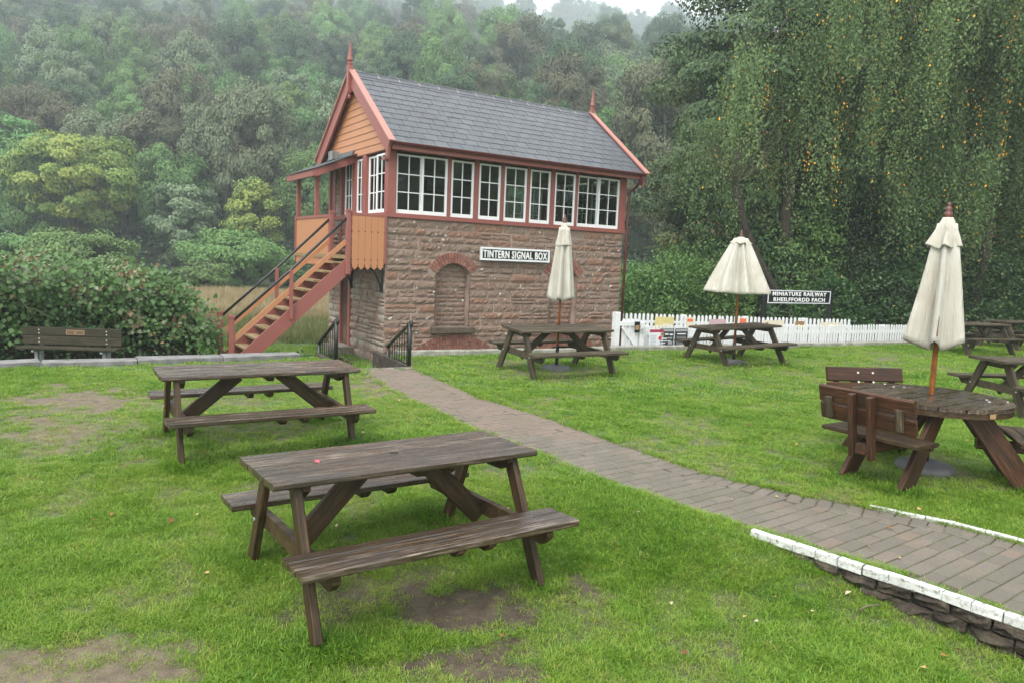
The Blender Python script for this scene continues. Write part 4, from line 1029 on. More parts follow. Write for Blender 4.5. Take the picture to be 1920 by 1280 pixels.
for xa, xb, y0, y1, col, lab, bits in ((1227, 1262, 594, 617, K_yel, 'faded yellow landscape poster on the rear picket fence', [(.1, .1, .35, .3, K_crm, 'picture'), (.45, .3, .9, .6, K_crm, 'picture')]),
    (1286, 1299, 595, 617, K_crm, 'narrow cream poster with orange heading on the rear fence', [(.1, .72, .9, .92, K_org, 'heading'), (.3, .1, .7, .3, K_yel, 'picture')]),
    (1329, 1359, 598, 622, K_mau, 'mauve poster on the rear fence', [(.1, .55, .9, .7, K_crm, 'picture')]), (1386, 1398, 597, 606, K_org, 'small orange notice above the parasol table on the rear fence', [(.1, .2, .9, .4, K_crm, 'print_line')]),
    (1430, 1467, 600, 614, K_crm, 'long cream poster on the rear fence beneath the black railway sign', [(.1, .3, .25, .8, K_brn, 'picture')]), (1490, 1506, 602, 613, K_brn, 'small brown patterned poster on the rear fence', [(.1, .3, .9, .6, K_yel, 'heading')]),
    (1536, 1576, 604, 618, K_crm, 'wide cream poster near the far end of the rear fence', [(.6, .3, .7, .6, K_org, 'picture'), (.1, .1, .5, .3, K_yel, 'picture')])):
    ua, ub = fu(xa, b0[:2], fb, y0), fu(xb, b0[:2], fb, y0); Yd = b0[1]+math.sin(fb)*ua
    zt = at(xa, y0, Yd)[2]; zb = at(xa, y1, Yd)[2]
    poster('railway_poster', lab, 'poster', f2, ua, zb-.1, ub-ua, zt-zb+.1, col, bits, -.045, 'posters on the rear picket fence')

# ------------------------------------------------------------------ picnic tables
def picnic_table(label, loc, rz, dims, kind, tilt=(0, 0), group='picnic tables on the lawn'):
    L_, W, H, si, sw_, sh, fx, fy = dims
    t = thing('picnic_table', label, 'picnic table', loc, 0, group, rot=(tilt[1], -tilt[0], rz))
    top_m, w_m = (M_top, M_wood) if kind == 'A' else (M_old, M_old)
    npk = 7 if kind == 'A' else 6; th = .040; gap = .013; pw_ = (W-gap*(npk-1))/npk
    hole_i = npk//2
    mes = [MB().beam((-L_/2, 0, 0), (L_/2, 0, 0), pw_, th, c=.009) for _ in range(3)]
    mes = [m.mesh('plank', top_m) for m in mes]
    for k in range(npk):
        y = -W/2+pw_/2+k*(pw_+gap)
        link('plank', mes[k % 3], t, (rng.normal()*.003, y, H-th/2+rng.normal()*.003), (rng.normal()*.006, 0, rng.normal()*.0012))
    if kind == 'A': part('parasol_hole', MB().lathe([(.027, 0), (.027, .0025), (.02, .003)], n=14), M_dark, t, loc=(0.0, 0.01, H-.0005))
    ns = 3 if kind == 'A' else 2; spw = (sw_-gap*(ns-1))/ns
    sm_ = MB().beam((-L_/2, 0, 0), (L_/2, 0, 0), spw, th, c=.006).mesh('seat_plank', top_m if kind == 'A' else w_m)
    for s_ in (-1, 1):
        for k in range(ns):
            link('seat_plank', sm_, t, (rng.normal()*.003, s_*(si+spw/2+k*(spw+gap)), sh-th/2+rng.normal()*.0015), (rng.normal()*.006, 0, rng.normal()*.001))
    lx = .045; lw_ = .095 if kind == 'A' else .125
    for sx in (-1, 1):
        for sy in (-1, 1):
            yt = .25 if kind == 'A' else .20
            part('leg', MB().beam((sx*fx, sy*fy, -.05), (sx*fx, sy*yt, H-th-.001), lw_, lx, up=(1, 0, 0), c=.006), w_m, t)
        xi = sx*(fx-lx)
        ye = si+sw_-.03; zc = sh-th-.001
        pr = [(-ye, zc), (-ye, zc-.05), (-ye+.06, zc-.10), (ye-.06, zc-.10), (ye, zc-.05), (ye, zc)]
        Mx = Matrix(((0, 0, 1, xi-.0225), (1, 0, 0, 0), (0, 1, 0, 0), (0, 0, 0, 1)))
        part('seat_bearer', MB().poly(pr, .045, Mx), w_m, t)
        ye = W/2-.04; zc = H-th-.001
        pr = [(-ye, zc), (-ye, zc-.03), (-ye+.08, zc-.085), (ye-.08, zc-.085), (ye, zc-.03), (ye, zc)]
        part('top_bearer', MB().poly(pr, .045, Mx), w_m, t)
        part('brace', MB().beam((sx*(fx-lx*1.6), .0, sh-.155), (sx*.20, .0, H-th-.02), .05, .13 if kind == 'A' else .10, c=.006), w_m, t)
        for sy in (-1, 1):
            mb = MB(); y0 = .25+(fy-.25)*(1-(sh-.09)/H) if kind == 'A' else .2+(fy-.2)*(1-(sh-.09)/H)
            mb.tube([(sx*(fx+.0225), sy*y0, sh-.09), (sx*(fx+.03), sy*y0, sh-.09)], .011, 8); part('bolt', mb, M_galv, t)
    for x in ((.02, .22) if kind == 'A' else (0.0,)):
        for (yc, yw, z) in ((0, W/2-.03, H-th-.001), (-(si+sw_/2), sw_/2-.01, sh-th-.001), (si+sw_/2, sw_/2-.01, sh-th-.001)):
            pr = [(yc-yw, z), (yc-yw, z-.015), (yc-yw+.05, z-.05), (yc+yw-.05, z-.05), (yc+yw, z-.015), (yc+yw, z)]
            part('batten', MB().poly(pr, .05, Matrix(((0, 0, 1, x), (1, 0, 0, 0), (0, 1, 0, 0), (0, 0, 0, 1)))), w_m, t)
    return t
t1 = picnic_table('large dark wet picnic table closest to the camera with a hole in its top', (-.704, 4.514, -.143), .606, (1.73, .713, .752, .498, .297, .405, .717, .61), 'A', (-.006, -.033))
t2 = picnic_table('dark picnic table behind the nearest one, beside the upper path', (-2.452, 7.068, -.039), .564, (1.811, .67, .745, .498, .274, .426, .775, .55), 'A', (-.003, .006))
t3 = picnic_table('grey picnic table with a closed parasol in front of the stone wall', (.755, 12.25, .005), .528, (1.81, .692, .745, .514, .248, .427, .776, .6), 'B', (.001, .04))
t4 = picnic_table('grey picnic table under the half open parasol by the white fence', (4.446, 14.57, -.02), .473, (1.81, .682, .744, .50, .26, .435, .724, .645), 'B', (.036, 0))
t5 = picnic_table('grey picnic table end on, right behind the tall closed parasol', (11.45, 18.3, 0), .34, (1.81, .69, .745, .51, .25, .43, .74, .62), 'B')
t6 = picnic_table('grey picnic table farthest back, beside the end of the white fence', (13.9, 20.1, 0), .30, (1.81, .69, .745, .51, .25, .43, .74, .62), 'B')
t7 = picnic_table('grey picnic table cut off by the picture edge behind the round table', (7.62, 10.45, 0), .12, (1.81, .69, .745, .50, .25, .43, .74, .62), 'B')

pt_ = at(594, 880, 4.25)
tag(part('petal', MB().lathe([(.002, 0), (.012, .003), (.017, .006), (.006, .004)], n=7), C_('petal pink', (.62, .10, .13)), None, loc=(pt_[0], pt_[1], .752-.143+.006), rot=(.2, .3, 0)), 'small pink petal lying on the closest wet table top', 'petal')
# ------------------------------------------------------------------ round table with three seats
RC = (3.93, 6.78); ZG = lz(*RC)
rt_ = thing('round_table', 'brown round picnic table with attached backrest seats beside the brick path', 'round table', (RC[0], RC[1], ZG), 0)
RT, TH = .665, .725
yk = np.linspace(-RT, RT, 9)
for a, b in zip(yk[:-1], yk[1:]):
    a += .006; b -= .006
    pts = [(math.sqrt(max(RT**2-q*q, 0)), q) for q in np.linspace(a, b, 5)]; pts += [(-x, q) for x, q in pts[::-1]]
    part('plank', MB().poly(pts, .036, Matrix.Translation((0, 0, -.036))), M_top, rt_, loc=(0, 0, TH+rng.normal()*.0012), rot=(0, 0, .62))
mb = MB()
n_ = 36; r0, r1 = RT-.055, RT-.006
for zz in (TH-.085, TH-.037): mb.v += [(r*math.cos(2*math.pi*k/n_), r*math.sin(2*math.pi*k/n_), zz) for r in (r1, r0) for k in range(n_)]
for k in range(n_):
    q = (k+1) % n_
    mb.f += [(k, q, 2*n_+q, 2*n_+k), (n_+q, n_+k, 3*n_+k, 3*n_+q), (q, k, n_+k, n_+q), (2*n_+k, 2*n_+q, 3*n_+q, 3*n_+k)]
part('rim', mb, M_wood, rt_)
for A in (213, 97, 338):
    a = rad(A); Rz = Matrix.Rotation(a, 4, 'Z')
    def P_(r, s, z): return Rz @ Vector((r, s, z))
    upv = Rz @ Vector((0, 1, 0))
    for s_ in (-.27, .27):
        part('leg', MB().beam(P_(.82, s_, -.04), P_(.30, s_*.9, TH-.05), .185, .048, up=upv, c=.006), M_rust, rt_)
    part('cross_rail', MB().beam(P_(.40, 0.0, .33), P_(1.06, 0.0, .33), .10, .09, c=.006), M_rust, rt_)
    for q in range(3):
        part('seat_plank', MB().beam(P_(.70+q*.112, -.44, .425), P_(.70+q*.112, .44, .425), .105, .036, c=.006), M_wood, rt_)
    part('seat_rail', MB().beam(P_(.71, -.42, .39), P_(.71, .42, .39), .04, .035), M_wood, rt_)
    back_d = Rz @ Vector((.30, 0, 1)).normalized(); nb_ = Rz @ Vector((1, 0, -.30)).normalized()
    base = P_(.98, 0, .50)
    for q in range(2):
        zc = .10+q*.165; c = base+back_d*zc
        A1 = c-Rz @ Vector((0, .43, 0)); B1 = c+Rz @ Vector((0, .43, 0))
        part('backrest_board', MB().beam(A1, B1, .038, .155, up=back_d, c=.012), M_rust, rt_)
    for s_ in (-.085, .085):
        o_ = Rz @ Vector((0, s_, 0)); part('back_post', MB().beam(P_(1.0, 0, .26)+o_+nb_*.03, base+back_d*.33+nb_*.055+o_, .05, .075, up=nb_, c=.008), M_rust, rt_)
        mb = MB()
        for zc in (.08, .18, .28): mb.tube([base+back_d*zc+o_-nb_*.0195, base+back_d*zc+o_-nb_*.024], .012, 8)
        part('bolt', mb, M_screw, rt_)
    for s_ in (-.33, .31):
        o_ = Rz @ Vector((0, s_, 0)); part('back_batten', MB().beam(base+back_d*.06+nb_*.036+o_, base+back_d*.25+nb_*.036+o_, .06, .032, up=nb_, c=.006), M_old, rt_)
    for (r, s) in ((.46, -.05), (.46, .06), (.62, 0.05)):
        part('bolt', MB().lathe([(.012, 0), (.010, .003)], n=8), M_screw, rt_, loc=P_(r, s, TH+.0005))
part('brass_plate', MB().box(-.03, .03, -.002, .002, -.02, .02), M_brass, rt_, loc=(RT*math.cos(rad(285)), RT*math.sin(rad(285)), TH-.055), rot=(0, 0, rad(15)))

# ------------------------------------------------------------------ parasols
def parasol(label, base, top, zb, H_, cz, r_top, r_bot, dep, nf, vent, seed, skew=0, basecol=M_conc, rbase=.26, hemj=.05):
    r = np.random.default_rng(seed)
    ax = Vector((top[0]-base[0], top[1]-base[1], H_)); axn = ax.normalized()
    t = thing('parasol', label, 'parasol', (base[0], base[1], zb), 0, 'cream parasols by the picnic tables')
    part('base', MB().lathe([(rbase, -.02), (rbase, .03), (rbase*.9, .06), (rbase*.45, .085), (.05, .09)], n=24), basecol, t, True)
    pt = lambda z: axn*(z/axn.z)
    part('sleeve', MB().tube([pt(.06), pt(.42)], .031, 10), M_black, t, True)
    part('pole', MB().tube([pt(.1), pt(H_-.12)], .0235, 10), M_pole, t, True)
    c = pt(H_-.13)
    part('finial', MB().lathe([(.03, -.02), (.034, 0), (.038, .02), (.036, .035), (.024, .05), (.03, .065), (.026, .085), (.012, .10), (.018, .112), (.017, .122), (.004, .135)], tuple(c), 14), M_wood_f, t, True)
    def cloth(name, zt, zbot, ra, rb, d0, d1, power, seed2, hem):
        rr = np.random.default_rng(seed2); na, nz = nf*12, 22; V = []; ph = rr.uniform(0, 6); lobe = rr.uniform(.45, 1.45, nf); off = rr.normal(size=nf)*.12
        for iz in range(nz+1):
            f = iz/nz
            for ia in range(na):
                p = ia/na*nf; k = int(p) % nf; q = p-int(p); q = min(max(q+off[k]*math.sin(math.pi*q), 0), 1)
                valley = math.sin(math.pi*q)**power
                d = (d0+(d1-d0)*f)*lobe[k]
                R_ = (ra+(rb-ra)*(f**.92))*(1-d*valley)*(1+.03*math.sin(3*ia/na*6.28+ph+f*2))
                th = ia/na*2*math.pi+.10*math.sin(f*3+ph)*f*valley
                z = zt+(zbot-zt)*f-(hem*valley*lobe[k]*f**3)+.008*math.sin(7*th+ph)*f
                w_ = skew*f*f
                P = pt(z)+Vector((math.cos(th)*R_*(1+w_*math.cos(th-3.4)), math.sin(th)*R_, 0)); V.append(tuple(P))
        F = [(iz*na+ia, iz*na+(ia+1) % na, (iz+1)*na+(ia+1) % na, (iz+1)*na+ia) for iz in range(nz) for ia in range(na)]
        me = bpy.data.meshes.new(name); me.from_pydata(V, [], F); me.materials.append(M_canvas); me.polygons.foreach_set('use_smooth', [True]*len(F))
        o = link(name, me, t); s_ = o.modifiers.new('thickness', 'SOLIDIFY'); s_.thickness = .004; return o
    cloth('canopy', vent[0]-.03, cz, r_top, r_bot, .42, dep, 1.25, seed+1, hemj)
    cloth('canopy_vent', H_-.135, vent[1], .04, vent[2], .12, .34, 1.1, seed+2, .02)
    rb_ = MB()
    for k in range(nf):
        th = k/nf*2*math.pi; rb_.tube([pt(vent[0]), pt(cz+.05)+Vector((math.cos(th), math.sin(th), 0))*r_bot*.93], .008, 5)
    part('ribs', rb_, M_wood_f, t)
    return t
M_wood_f = paint('dark finial wood', (.12, .038, .026), .35)
parasol('closed cream parasol in front of the signal box wall', (.78, 12.50), (.80, 12.46), 0, 2.62, 1.24, .09, .25, .58, 7, (2.44, 2.12, .15), 5, hemj=.07)
parasol('half open cream parasol spreading beside the black railway sign', (4.36, 14.3), (4.32, 14.28), 0, 2.59, 1.40, .13, .665, .36, 8, (2.46, 2.34, .215), 15, rbase=.24, hemj=.03)
parasol('tall closed cream parasol standing through the round table', (3.99, 6.86), tuple(at(1781, 372, 6.82)[:2]), ZG, 2.50, 1.24, .09, .255, .60, 6, (2.34, 2.11, .155), 25, skew=.22, hemj=.08)

# ------------------------------------------------------------------ bench by the hedge
bl = at(43, 615, 12.9); br = at(228, 615, 13.05)
bw = float(np.hypot(*(br-bl)[:2]))
bn = thing('bench', 'mossy brown wooden bench with brass plates against the leafy hedge', 'bench', (bl[0], bl[1], 0), math.atan2(br[1]-bl[1], br[0]-bl[0]))
zt = float((bl[2]+br[2])/2)
for k in range(2): part('backrest_board', MB().beam((0, 0, zt-.075-k*.155), (bw, 0, zt-.075-k*.155), .045, .148, c=.008), M_bench, bn)
for k in range(3): part('seat_plank', MB().beam((.0, -.03-k*.095, zt-.345), (bw+.01, -.03-k*.095, zt-.345), .09, .045, c=.008), M_bench, bn)
for x in (.28, bw-.25):
    part('leg', MB().box(x-.025, x+.025, -.14, -.09, -.70, zt-.385), M_galv, bn); part('back_support', MB().box(x-.03, x+.03, .025, .065, -.7, zt-.04), M_galv, bn)
    part('seat_support', MB().box(x-.02, x+.02, -.25, .03, zt-.41, zt-.383), M_galv, bn)
    mb = MB()
    for z in (-.045, -.105, -.20, -.26): mb.tube([(x, -.0225, zt+z), (x, -.03, zt+z)], .010, 8)
    part('bolt', mb, M_screw, bn)
for u, m_ in ((.74, M_brass), (.90, M_bench)):
    part('plaque', MB().box(u, u+.15, -.030, -.022, zt-.12, zt-.035), M_brass, bn); part('plaque_face', MB().box(u+.012, u+.138, -.032, -.0305, zt-.11, zt-.045), M_ply, bn)

# ------------------------------------------------------------------ hedge
def hedge_h(x): return 0
def make_hedge():
    t = thing('hedge', 'tall bramble and ivy hedge behind the wooden bench', 'hedge')
    # runs parallel to the platform edge, about one metre behind it
    P = np.array([(-15.5, 7.6), (-10.2, 11.8), (-8.6, 13.2), (-7.2, 14.15), (-5.85, 14.6)]); seg = np.linalg.norm(np.diff(P, axis=0), axis=1); S = np.concatenate([[0], np.cumsum(seg)])
    def pos(s):
        x = np.interp(s, S, P[:, 0]); y = np.interp(s, S, P[:, 1]); return x, y
    tot = S[-1]; depth = 2.6
    def top(s): 
        e = tot-s
        return 1.32*np.clip(1-np.exp(-(e+.25)/.5), 0, 1)-.45*np.exp(-e/.4)+.07*np.sin(s*1.7)+.06*np.sin(s*4.1+1)
    nrm = np.array([-.62, .785])
    # core
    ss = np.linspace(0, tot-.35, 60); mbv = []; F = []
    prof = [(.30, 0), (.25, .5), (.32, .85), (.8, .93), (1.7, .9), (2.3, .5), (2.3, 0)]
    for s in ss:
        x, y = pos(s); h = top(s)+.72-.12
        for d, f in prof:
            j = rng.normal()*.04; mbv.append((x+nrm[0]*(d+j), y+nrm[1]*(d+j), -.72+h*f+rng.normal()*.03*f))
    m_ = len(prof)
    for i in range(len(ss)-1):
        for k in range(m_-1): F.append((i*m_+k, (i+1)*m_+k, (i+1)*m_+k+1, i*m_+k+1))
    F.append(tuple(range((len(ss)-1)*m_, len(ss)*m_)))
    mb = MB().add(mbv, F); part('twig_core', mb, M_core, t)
    def shell(n_, low, high, seed, jit, ivy):
        r = np.random.default_rng(seed); s = tot-np.abs(r.normal(size=n_))*0-r.uniform(0, 1, n_)**.9*tot*.86
        a = r.uniform(0, 1, n_)          # around profile: 0 front foot .. 1 back of top
        h = top(s)+.72; f = np.where(a < .55, low+(high-low)*(a/.55), 1.0); d = np.where(a < .55, .12+.12*np.sin(a*9+s*2.1)+.10*np.sin(s*5+a*20), .15+(a-.55)/.45*1.9)
        d = d-.28*np.clip((f-.62)*3, 0, 1)*(a < .55)*(0 if ivy else 1)
        endf = np.clip((s-(tot-.5))/.5, 0, 1)
        x, y = pos(s); z = -.70+h*f*(1-.0*endf)
        C = np.stack([x+nrm[0]*d, y+nrm[1]*d, z], -1)+r.normal(size=(n_, 3))*jit
        outn = np.where((a < .55)[:, None], np.array([-nrm[0], -nrm[1], .45]), np.array([0, -.25, 1.0]))
        return C, unit(outn), r, s, a
    C, on, r, s, a = shell(15000, .38, 1.0, 41, .10, False)
    n_ = len(C); nn = unit(on+r.normal(size=(n_, 3))*.55); D = unit(np.cross(nn, rdir(n_, r))+np.array([0, -.2, -.35]))
    clump = hashn(s*1.0, C[:, 2], 2.2, 3)
    tint = np.clip(clump*.55+r.uniform(0, .5, n_)+(r.uniform(0, 1, n_) > .96)*.35, 0, 1)
    tint = np.where(hashn(s, C[:, 2]*1.3, .9, 11) > .66, np.clip(tint+.16*r.uniform(0, 1, n_), 0, 1), tint)
    L_ = r.uniform(.065, .125, n_)
    link('bramble_leaves', leafmesh('bramble_leaves', C, D, nn, L_, L_*r.uniform(.75, 1.0, n_), tint, F_hedge, .16), t)
    C, on, r, s, a = shell(15000, .0, .80, 42, .07, True); keep = (a < .55) & ((s > tot-3.6) | (C[:, 2] < .15)); C, on, s = C[keep], on[keep], s[keep]
    n_ = len(C); nn = unit(on+r.normal(size=(n_, 3))*.5); D = unit(np.cross(nn, rdir(n_, r))+np.array([0, -.1, -.5])); L_ = r.uniform(.045, .085, n_)
    link('ivy_leaves', leafmesh('ivy_leaves', C, D, nn, L_, L_*.85, np.clip(r.uniform(0, .75, n_)+(r.uniform(0, 1, n_) > .97)*.3, 0, 1), F_hivy, .12), t)
    mb = MB()
    for k in range(70):
        s0 = rng.uniform(tot*.25, tot-.4); x, y = pos(s0); z = rng.uniform(-.2, top(s0)); p = Vector((x+nrm[0]*.18, y+nrm[1]*.18, z)); pts = [p]
        d = Vector((rng.normal()*.6, -.5, rng.uniform(-.1, .7)))
        for q in range(4): d = d+Vector((rng.normal()*.3, rng.normal()*.1, -.35)); pts.append(pts[-1]+d*.12)
        mb.tube(pts, [.007, .006, .005, .004, .002], 4)
    part('stems', mb, M_twig, t)
make_hedge()
def bush(label, loc, rx, rz_, n_, L_, m, seed, group=None, flat_=.0, name='bush', clump=9, cat='bush'):
    """irregular shrub: leaf clumps over an uneven dome, stems inside"""
    r = np.random.default_rng(seed); t = thing(name, label, cat, loc, 0, group)
    cl = rdir(clump*4, r); cl[:, 2] = np.abs(cl[:, 2]); cl = cl*np.array([rx, rx, rz_])*r.uniform(.45, .85, (len(cl), 1)); cl[:, 2] += rz_*.12
    rad_ = r.uniform(.22, .45, len(cl))*min(rx, rz_)
    k = r.integers(0, len(cl), n_); dv = rdir(n_, r); dv[:, 2] = np.where(r.uniform(0, 1, n_) < .75, np.abs(dv[:, 2]), dv[:, 2])
    C = cl[k]+dv*(rad_[k]*r.uniform(.55, 1.08, n_))[:, None]; C = C[C[:, 2] > .02]; k = k[:len(C)]; dv = dv[:len(C)]; n2 = len(C)
    nn = unit(dv+np.array([0, 0, .6])+r.normal(size=(n2, 3))*.6); D = unit(np.cross(nn, rdir(n2, r))+np.array([0, 0, -.3]))
    tv = r.uniform(0, .5, len(cl))
    tint = np.clip(tv[k]+r.uniform(0, .5, n2), 0, 1); ll = r.uniform(.7, 1.3, n2)*L_
    link('leaves', leafmesh('leaves', C, D, nn, ll, ll*.6, tint, m, .14), t)
    mb = MB()
    for q in range(7):
        e = cl[q*3 % len(cl)]; mb.tube([(e[0]*.1, e[1]*.1, -.1), tuple(e*.5+np.array([0, 0, .1])), tuple(e)], [.05*rz_*.5, .03*rz_*.5, .01*rz_*.5], 5)
    part('stems', mb, M_bark, t); return t
gzf = lambda x, y: float(field_z(np.array([x]), np.array([y]))[0])
# ivy and dead bramble at the stair foot
bush('small dark ivy clump at the foot of the outside stairs', (-3.95, 14.25, -.72), .55, .55, 2500, .07, F_hivy, 61, name='ivy_clump', cat='ivy')
bush('dull reddish bramble clump behind the left black railing', (-3.75, 15.5, -.72), .4, .42, 1200, .06, F_brown, 62, name='bramble_clump', cat='bramble')

# ------------------------------------------------------------------ trees
def tree_parts(seed, H, R, base_h, nclump, nleaf, L_, m, style='round', trunk_r=.2, bark=M_bark, flat_=.55, droop=0, tintlo=.0, clr=(.16, .30), ripple=.2, cone=0.0):
    """returns (leaf arrays, wood MB) of a tree at the origin: crown of leaf clumps carried by limbs"""
    r = np.random.default_rng(seed); wood_ = MB()
    ch = H-base_h; cc = np.array([0, 0, base_h+ch*.5])
    cl = []
    while len(cl) < nclump:
        d = rdir(1, r)[0]; q = r.uniform(.35, 1)**.5
        p = d*np.array([R, R, ch*.5])*q
        f = (p[2]/(ch*.5)+1)/2
        prof = (1-cone*f)*(math.sin(min(1, f*1.15+.18)*math.pi*.5+.0)) if f < .7 else (1-cone*f)*math.sqrt(max(.05, 1-((f-.7)/.34)**2))
        if math.hypot(p[0], p[1]) > R*max(prof, .12): continue
        cl.append(p+cc)
    cl = np.array(cl); cr_ = r.uniform(*clr, nclump)*R
    k = r.integers(0, nclump, nleaf); dv = rdir(nleaf, r); up_ = r.uniform(0, 1, nleaf) < .72; dv[:, 2] = np.where(up_, np.abs(dv[:, 2]), -np.abs(dv[:, 2])*.6)
    rr = r.uniform(.25, 1.08, nleaf)**.5
    C = cl[k]+dv*(cr_[k]*rr)[:, None]*np.array([1.15, 1.15, flat_+.25])
    if droop: C[:, 2] -= droop*(np.linalg.norm(C[:, :2]-cl[k][:, :2], axis=1)**1.3)
    oc = unit((C-cc)/np.array([R, R, ch*.5])); nn = unit(oc*.75+dv*.75+np.array([0, 0, .35])+r.normal(size=(nleaf, 3))*.38); D = unit(np.cross(nn, rdir(nleaf, r))+np.array([0, 0, -.35]))
    tv = r.uniform(0, .45, nclump); tint = np.clip(tintlo+tv[k]+r.uniform(0, .55, nleaf), 0, 1)
    ll = L_*r.uniform(.65, 1.35, nleaf)
    tp = np.array([r.normal()*R*.05, r.normal()*R*.05, base_h+ch*.72])
    wood_.tube([(0, 0, -.5), (tp[0]*.2, tp[1]*.2, base_h*.6), (tp[0]*.6, tp[1]*.6, base_h+ch*.25), tuple(tp)], [trunk_r*1.3, trunk_r, trunk_r*.7, trunk_r*.2], 8)
    for q in r.choice(nclump, min(nclump, 26), replace=False):
        e = cl[q]; hz = max(base_h*.7, e[2]-np.hypot(e[0], e[1])*.7); f = min(1, max(0, hz/tp[2])); s = np.array([tp[0]*f, tp[1]*f, min(hz, tp[2])])
        mid = (s+e)/2+np.array([0, 0, .06*R]); wood_.tube([tuple(s), tuple(mid), tuple(e)], [trunk_r*.38, trunk_r*.22, trunk_r*.06], 5)
    return (C, D, nn, ll, ll*.62, tint), wood_
def tree(name, label, loc, group=None, cat='tree', leafname='crown', m=F_mid, rot=0, bark=M_bark, **k):
    t = thing(name, label, cat, loc, rot, group); lv, wd = tree_parts(m=m, **k)
    link(leafname, leafmesh(leafname, *lv, m, .14), t); part('trunk', wd, bark, t); return t

# --- sycamore to the right of the box
tree('sycamore_tree', 'dark sycamore with brown seed clusters right of the signal box', (10.4, 30.0, -1), seed=101, H=17.5, R=5.6, cone=.25, base_h=2.2, nclump=150, nleaf=70000, L_=.15, m=F_syc, trunk_r=.32, flat_=.28, droop=.10, clr=(.13, .24))
tree('sycamore_tree', 'lower dark sycamore boughs over the green shrubs by the fence', (9.6, 33.0, -1), seed=103, H=9.5, R=4.4, base_h=1.4, nclump=90, nleaf=36000, L_=.15, m=F_syc, trunk_r=.25, flat_=.3, droop=.10, clr=(.14, .24))
# --- weeping birches
def weeping(label, loc, H, R, nstr, seed, zlow, dens, gap):
    r = np.random.default_rng(seed); t = thing('weeping_birch', label, 'tree', loc, 0, None)
    wd = MB(); tips = []
    wd.tube([(0, 0, -.5), (.3, .1, H*.3), (-.1, 0, H*.65), (0, 0, H)], [.22, .16, .10, .03], 8)
    for k in range(34):
        z0 = H*(.40+.56*r.uniform()); a = r.uniform(0, 6.283); L_ = R*(1.0-.12*(z0/H))*r.uniform(.5, 1.05); e = np.array([math.cos(a)*L_, math.sin(a)*L_, z0+L_*.35])
        p0 = np.array([0, 0, z0]); pm_ = (p0+e)/2+np.array([0, 0, L_*.22]); e2 = e+np.array([math.cos(a)*L_*.2, math.sin(a)*L_*.2, -L_*.25])
        wd.tube([tuple(p0), tuple(pm_), tuple(e), tuple(e2)], [.065, .045, .025, .01], 5)
        for f in np.linspace(.25, 1, 9):
            q = (p0*(1-f)**2+2*pm_*f*(1-f)+e*f*f); tips.append(q)
        tips.append(e2)
    tips = np.array(tips)
    C = []; D = []; T = []; ncl = nstr//17; cl_ = tips[r.choice(len(tips), ncl)]+r.normal(size=(ncl, 3))*np.array([.35, .35, .25]); cL = r.uniform(1.2, 5.8, ncl); cs = r.normal(size=(ncl, 2))*.25; ct = r.uniform(0, .42, ncl); cy_ = r.uniform(size=ncl) < .17
    for k in range(nstr):
        q_ = k % ncl; b = cl_[q_]+r.normal(size=3)*np.array([.24, .24, .22]); L_ = cL[q_]*r.uniform(.6, 1.1); zl = zlow+r.uniform(0, 2.2)
        L_ = min(L_, max(.5, b[2]-zl)); n_ = int(L_*dens); tt = np.linspace(0, 1, n_); sw_ = cs[q_]+r.normal(size=2)*.14
        x = b[0]+sw_[0]*tt**.5+.05*np.sin(tt*9+k); y = b[1]+sw_[1]*tt**.5; z = b[2]-L_*tt
        C.append(np.stack([x, y, z], -1)+r.normal(size=(n_, 3))*np.array([.085, .085, .03])); yl = cy_[q_] and r.uniform() < .12
        tv = ct[q_]+r.uniform(0, .12); q = np.clip(tv+r.uniform(0, .44, n_), 0, .94); 
        if yl: q = np.where((tt > r.uniform(.1, .7)) & (r.uniform(0, 1, n_) < .6), r.uniform(.965, 1, n_), q)
        q = np.where(r.uniform(0, 1, n_) > .993, .98, q); T.append(q)
    C = np.concatenate(C); T = np.concatenate(T); n_ = len(C); nn = rdir(n_, r)+np.array([0, -.3, .3]); D = np.array([0, 0, -1.0])+r.normal(size=(n_, 3))*.55; ll = r.uniform(.065, .125, n_)
    link('hanging_leaves', leafmesh('hanging_leaves', C, D, nn, ll, ll*.62, T, F_birch, .12), t); part('trunk', wd, M_bark, t)
    return t
weeping('weeping birch whose yellow flecked curtain hangs behind the half open parasol', (11.9, 27.6, -1), 15.5, 5.0, 2900, 201, 3.2, 26, 0)
weeping('broad weeping birch behind the tall closed parasol', (16.6, 26.6, -1), 15.0, 5.2, 2600, 202, 1.9, 26, 0)
weeping('weeping birch at the far right beyond the tables', (20.6, 28.5, -1), 15.0, 4.6, 2000, 203, 2.4, 26, 0)
tree('dark_tree', 'dark leafy tree standing behind the weeping birches', (15.5, 33.5, -1), seed=111, H=15, R=6.5, base_h=1.5, nclump=110, nleaf=30000, L_=.24, m=F_ivy, trunk_r=.35, clr=(.14, .26))
tree('dark_tree', 'dark leafy tree behind the far right picnic tables', (23.5, 34, -1), seed=112, H=14, R=6.0, base_h=1.2, nclump=90, nleaf=24000, L_=.24, m=F_ivy, trunk_r=.35, clr=(.14, .26))
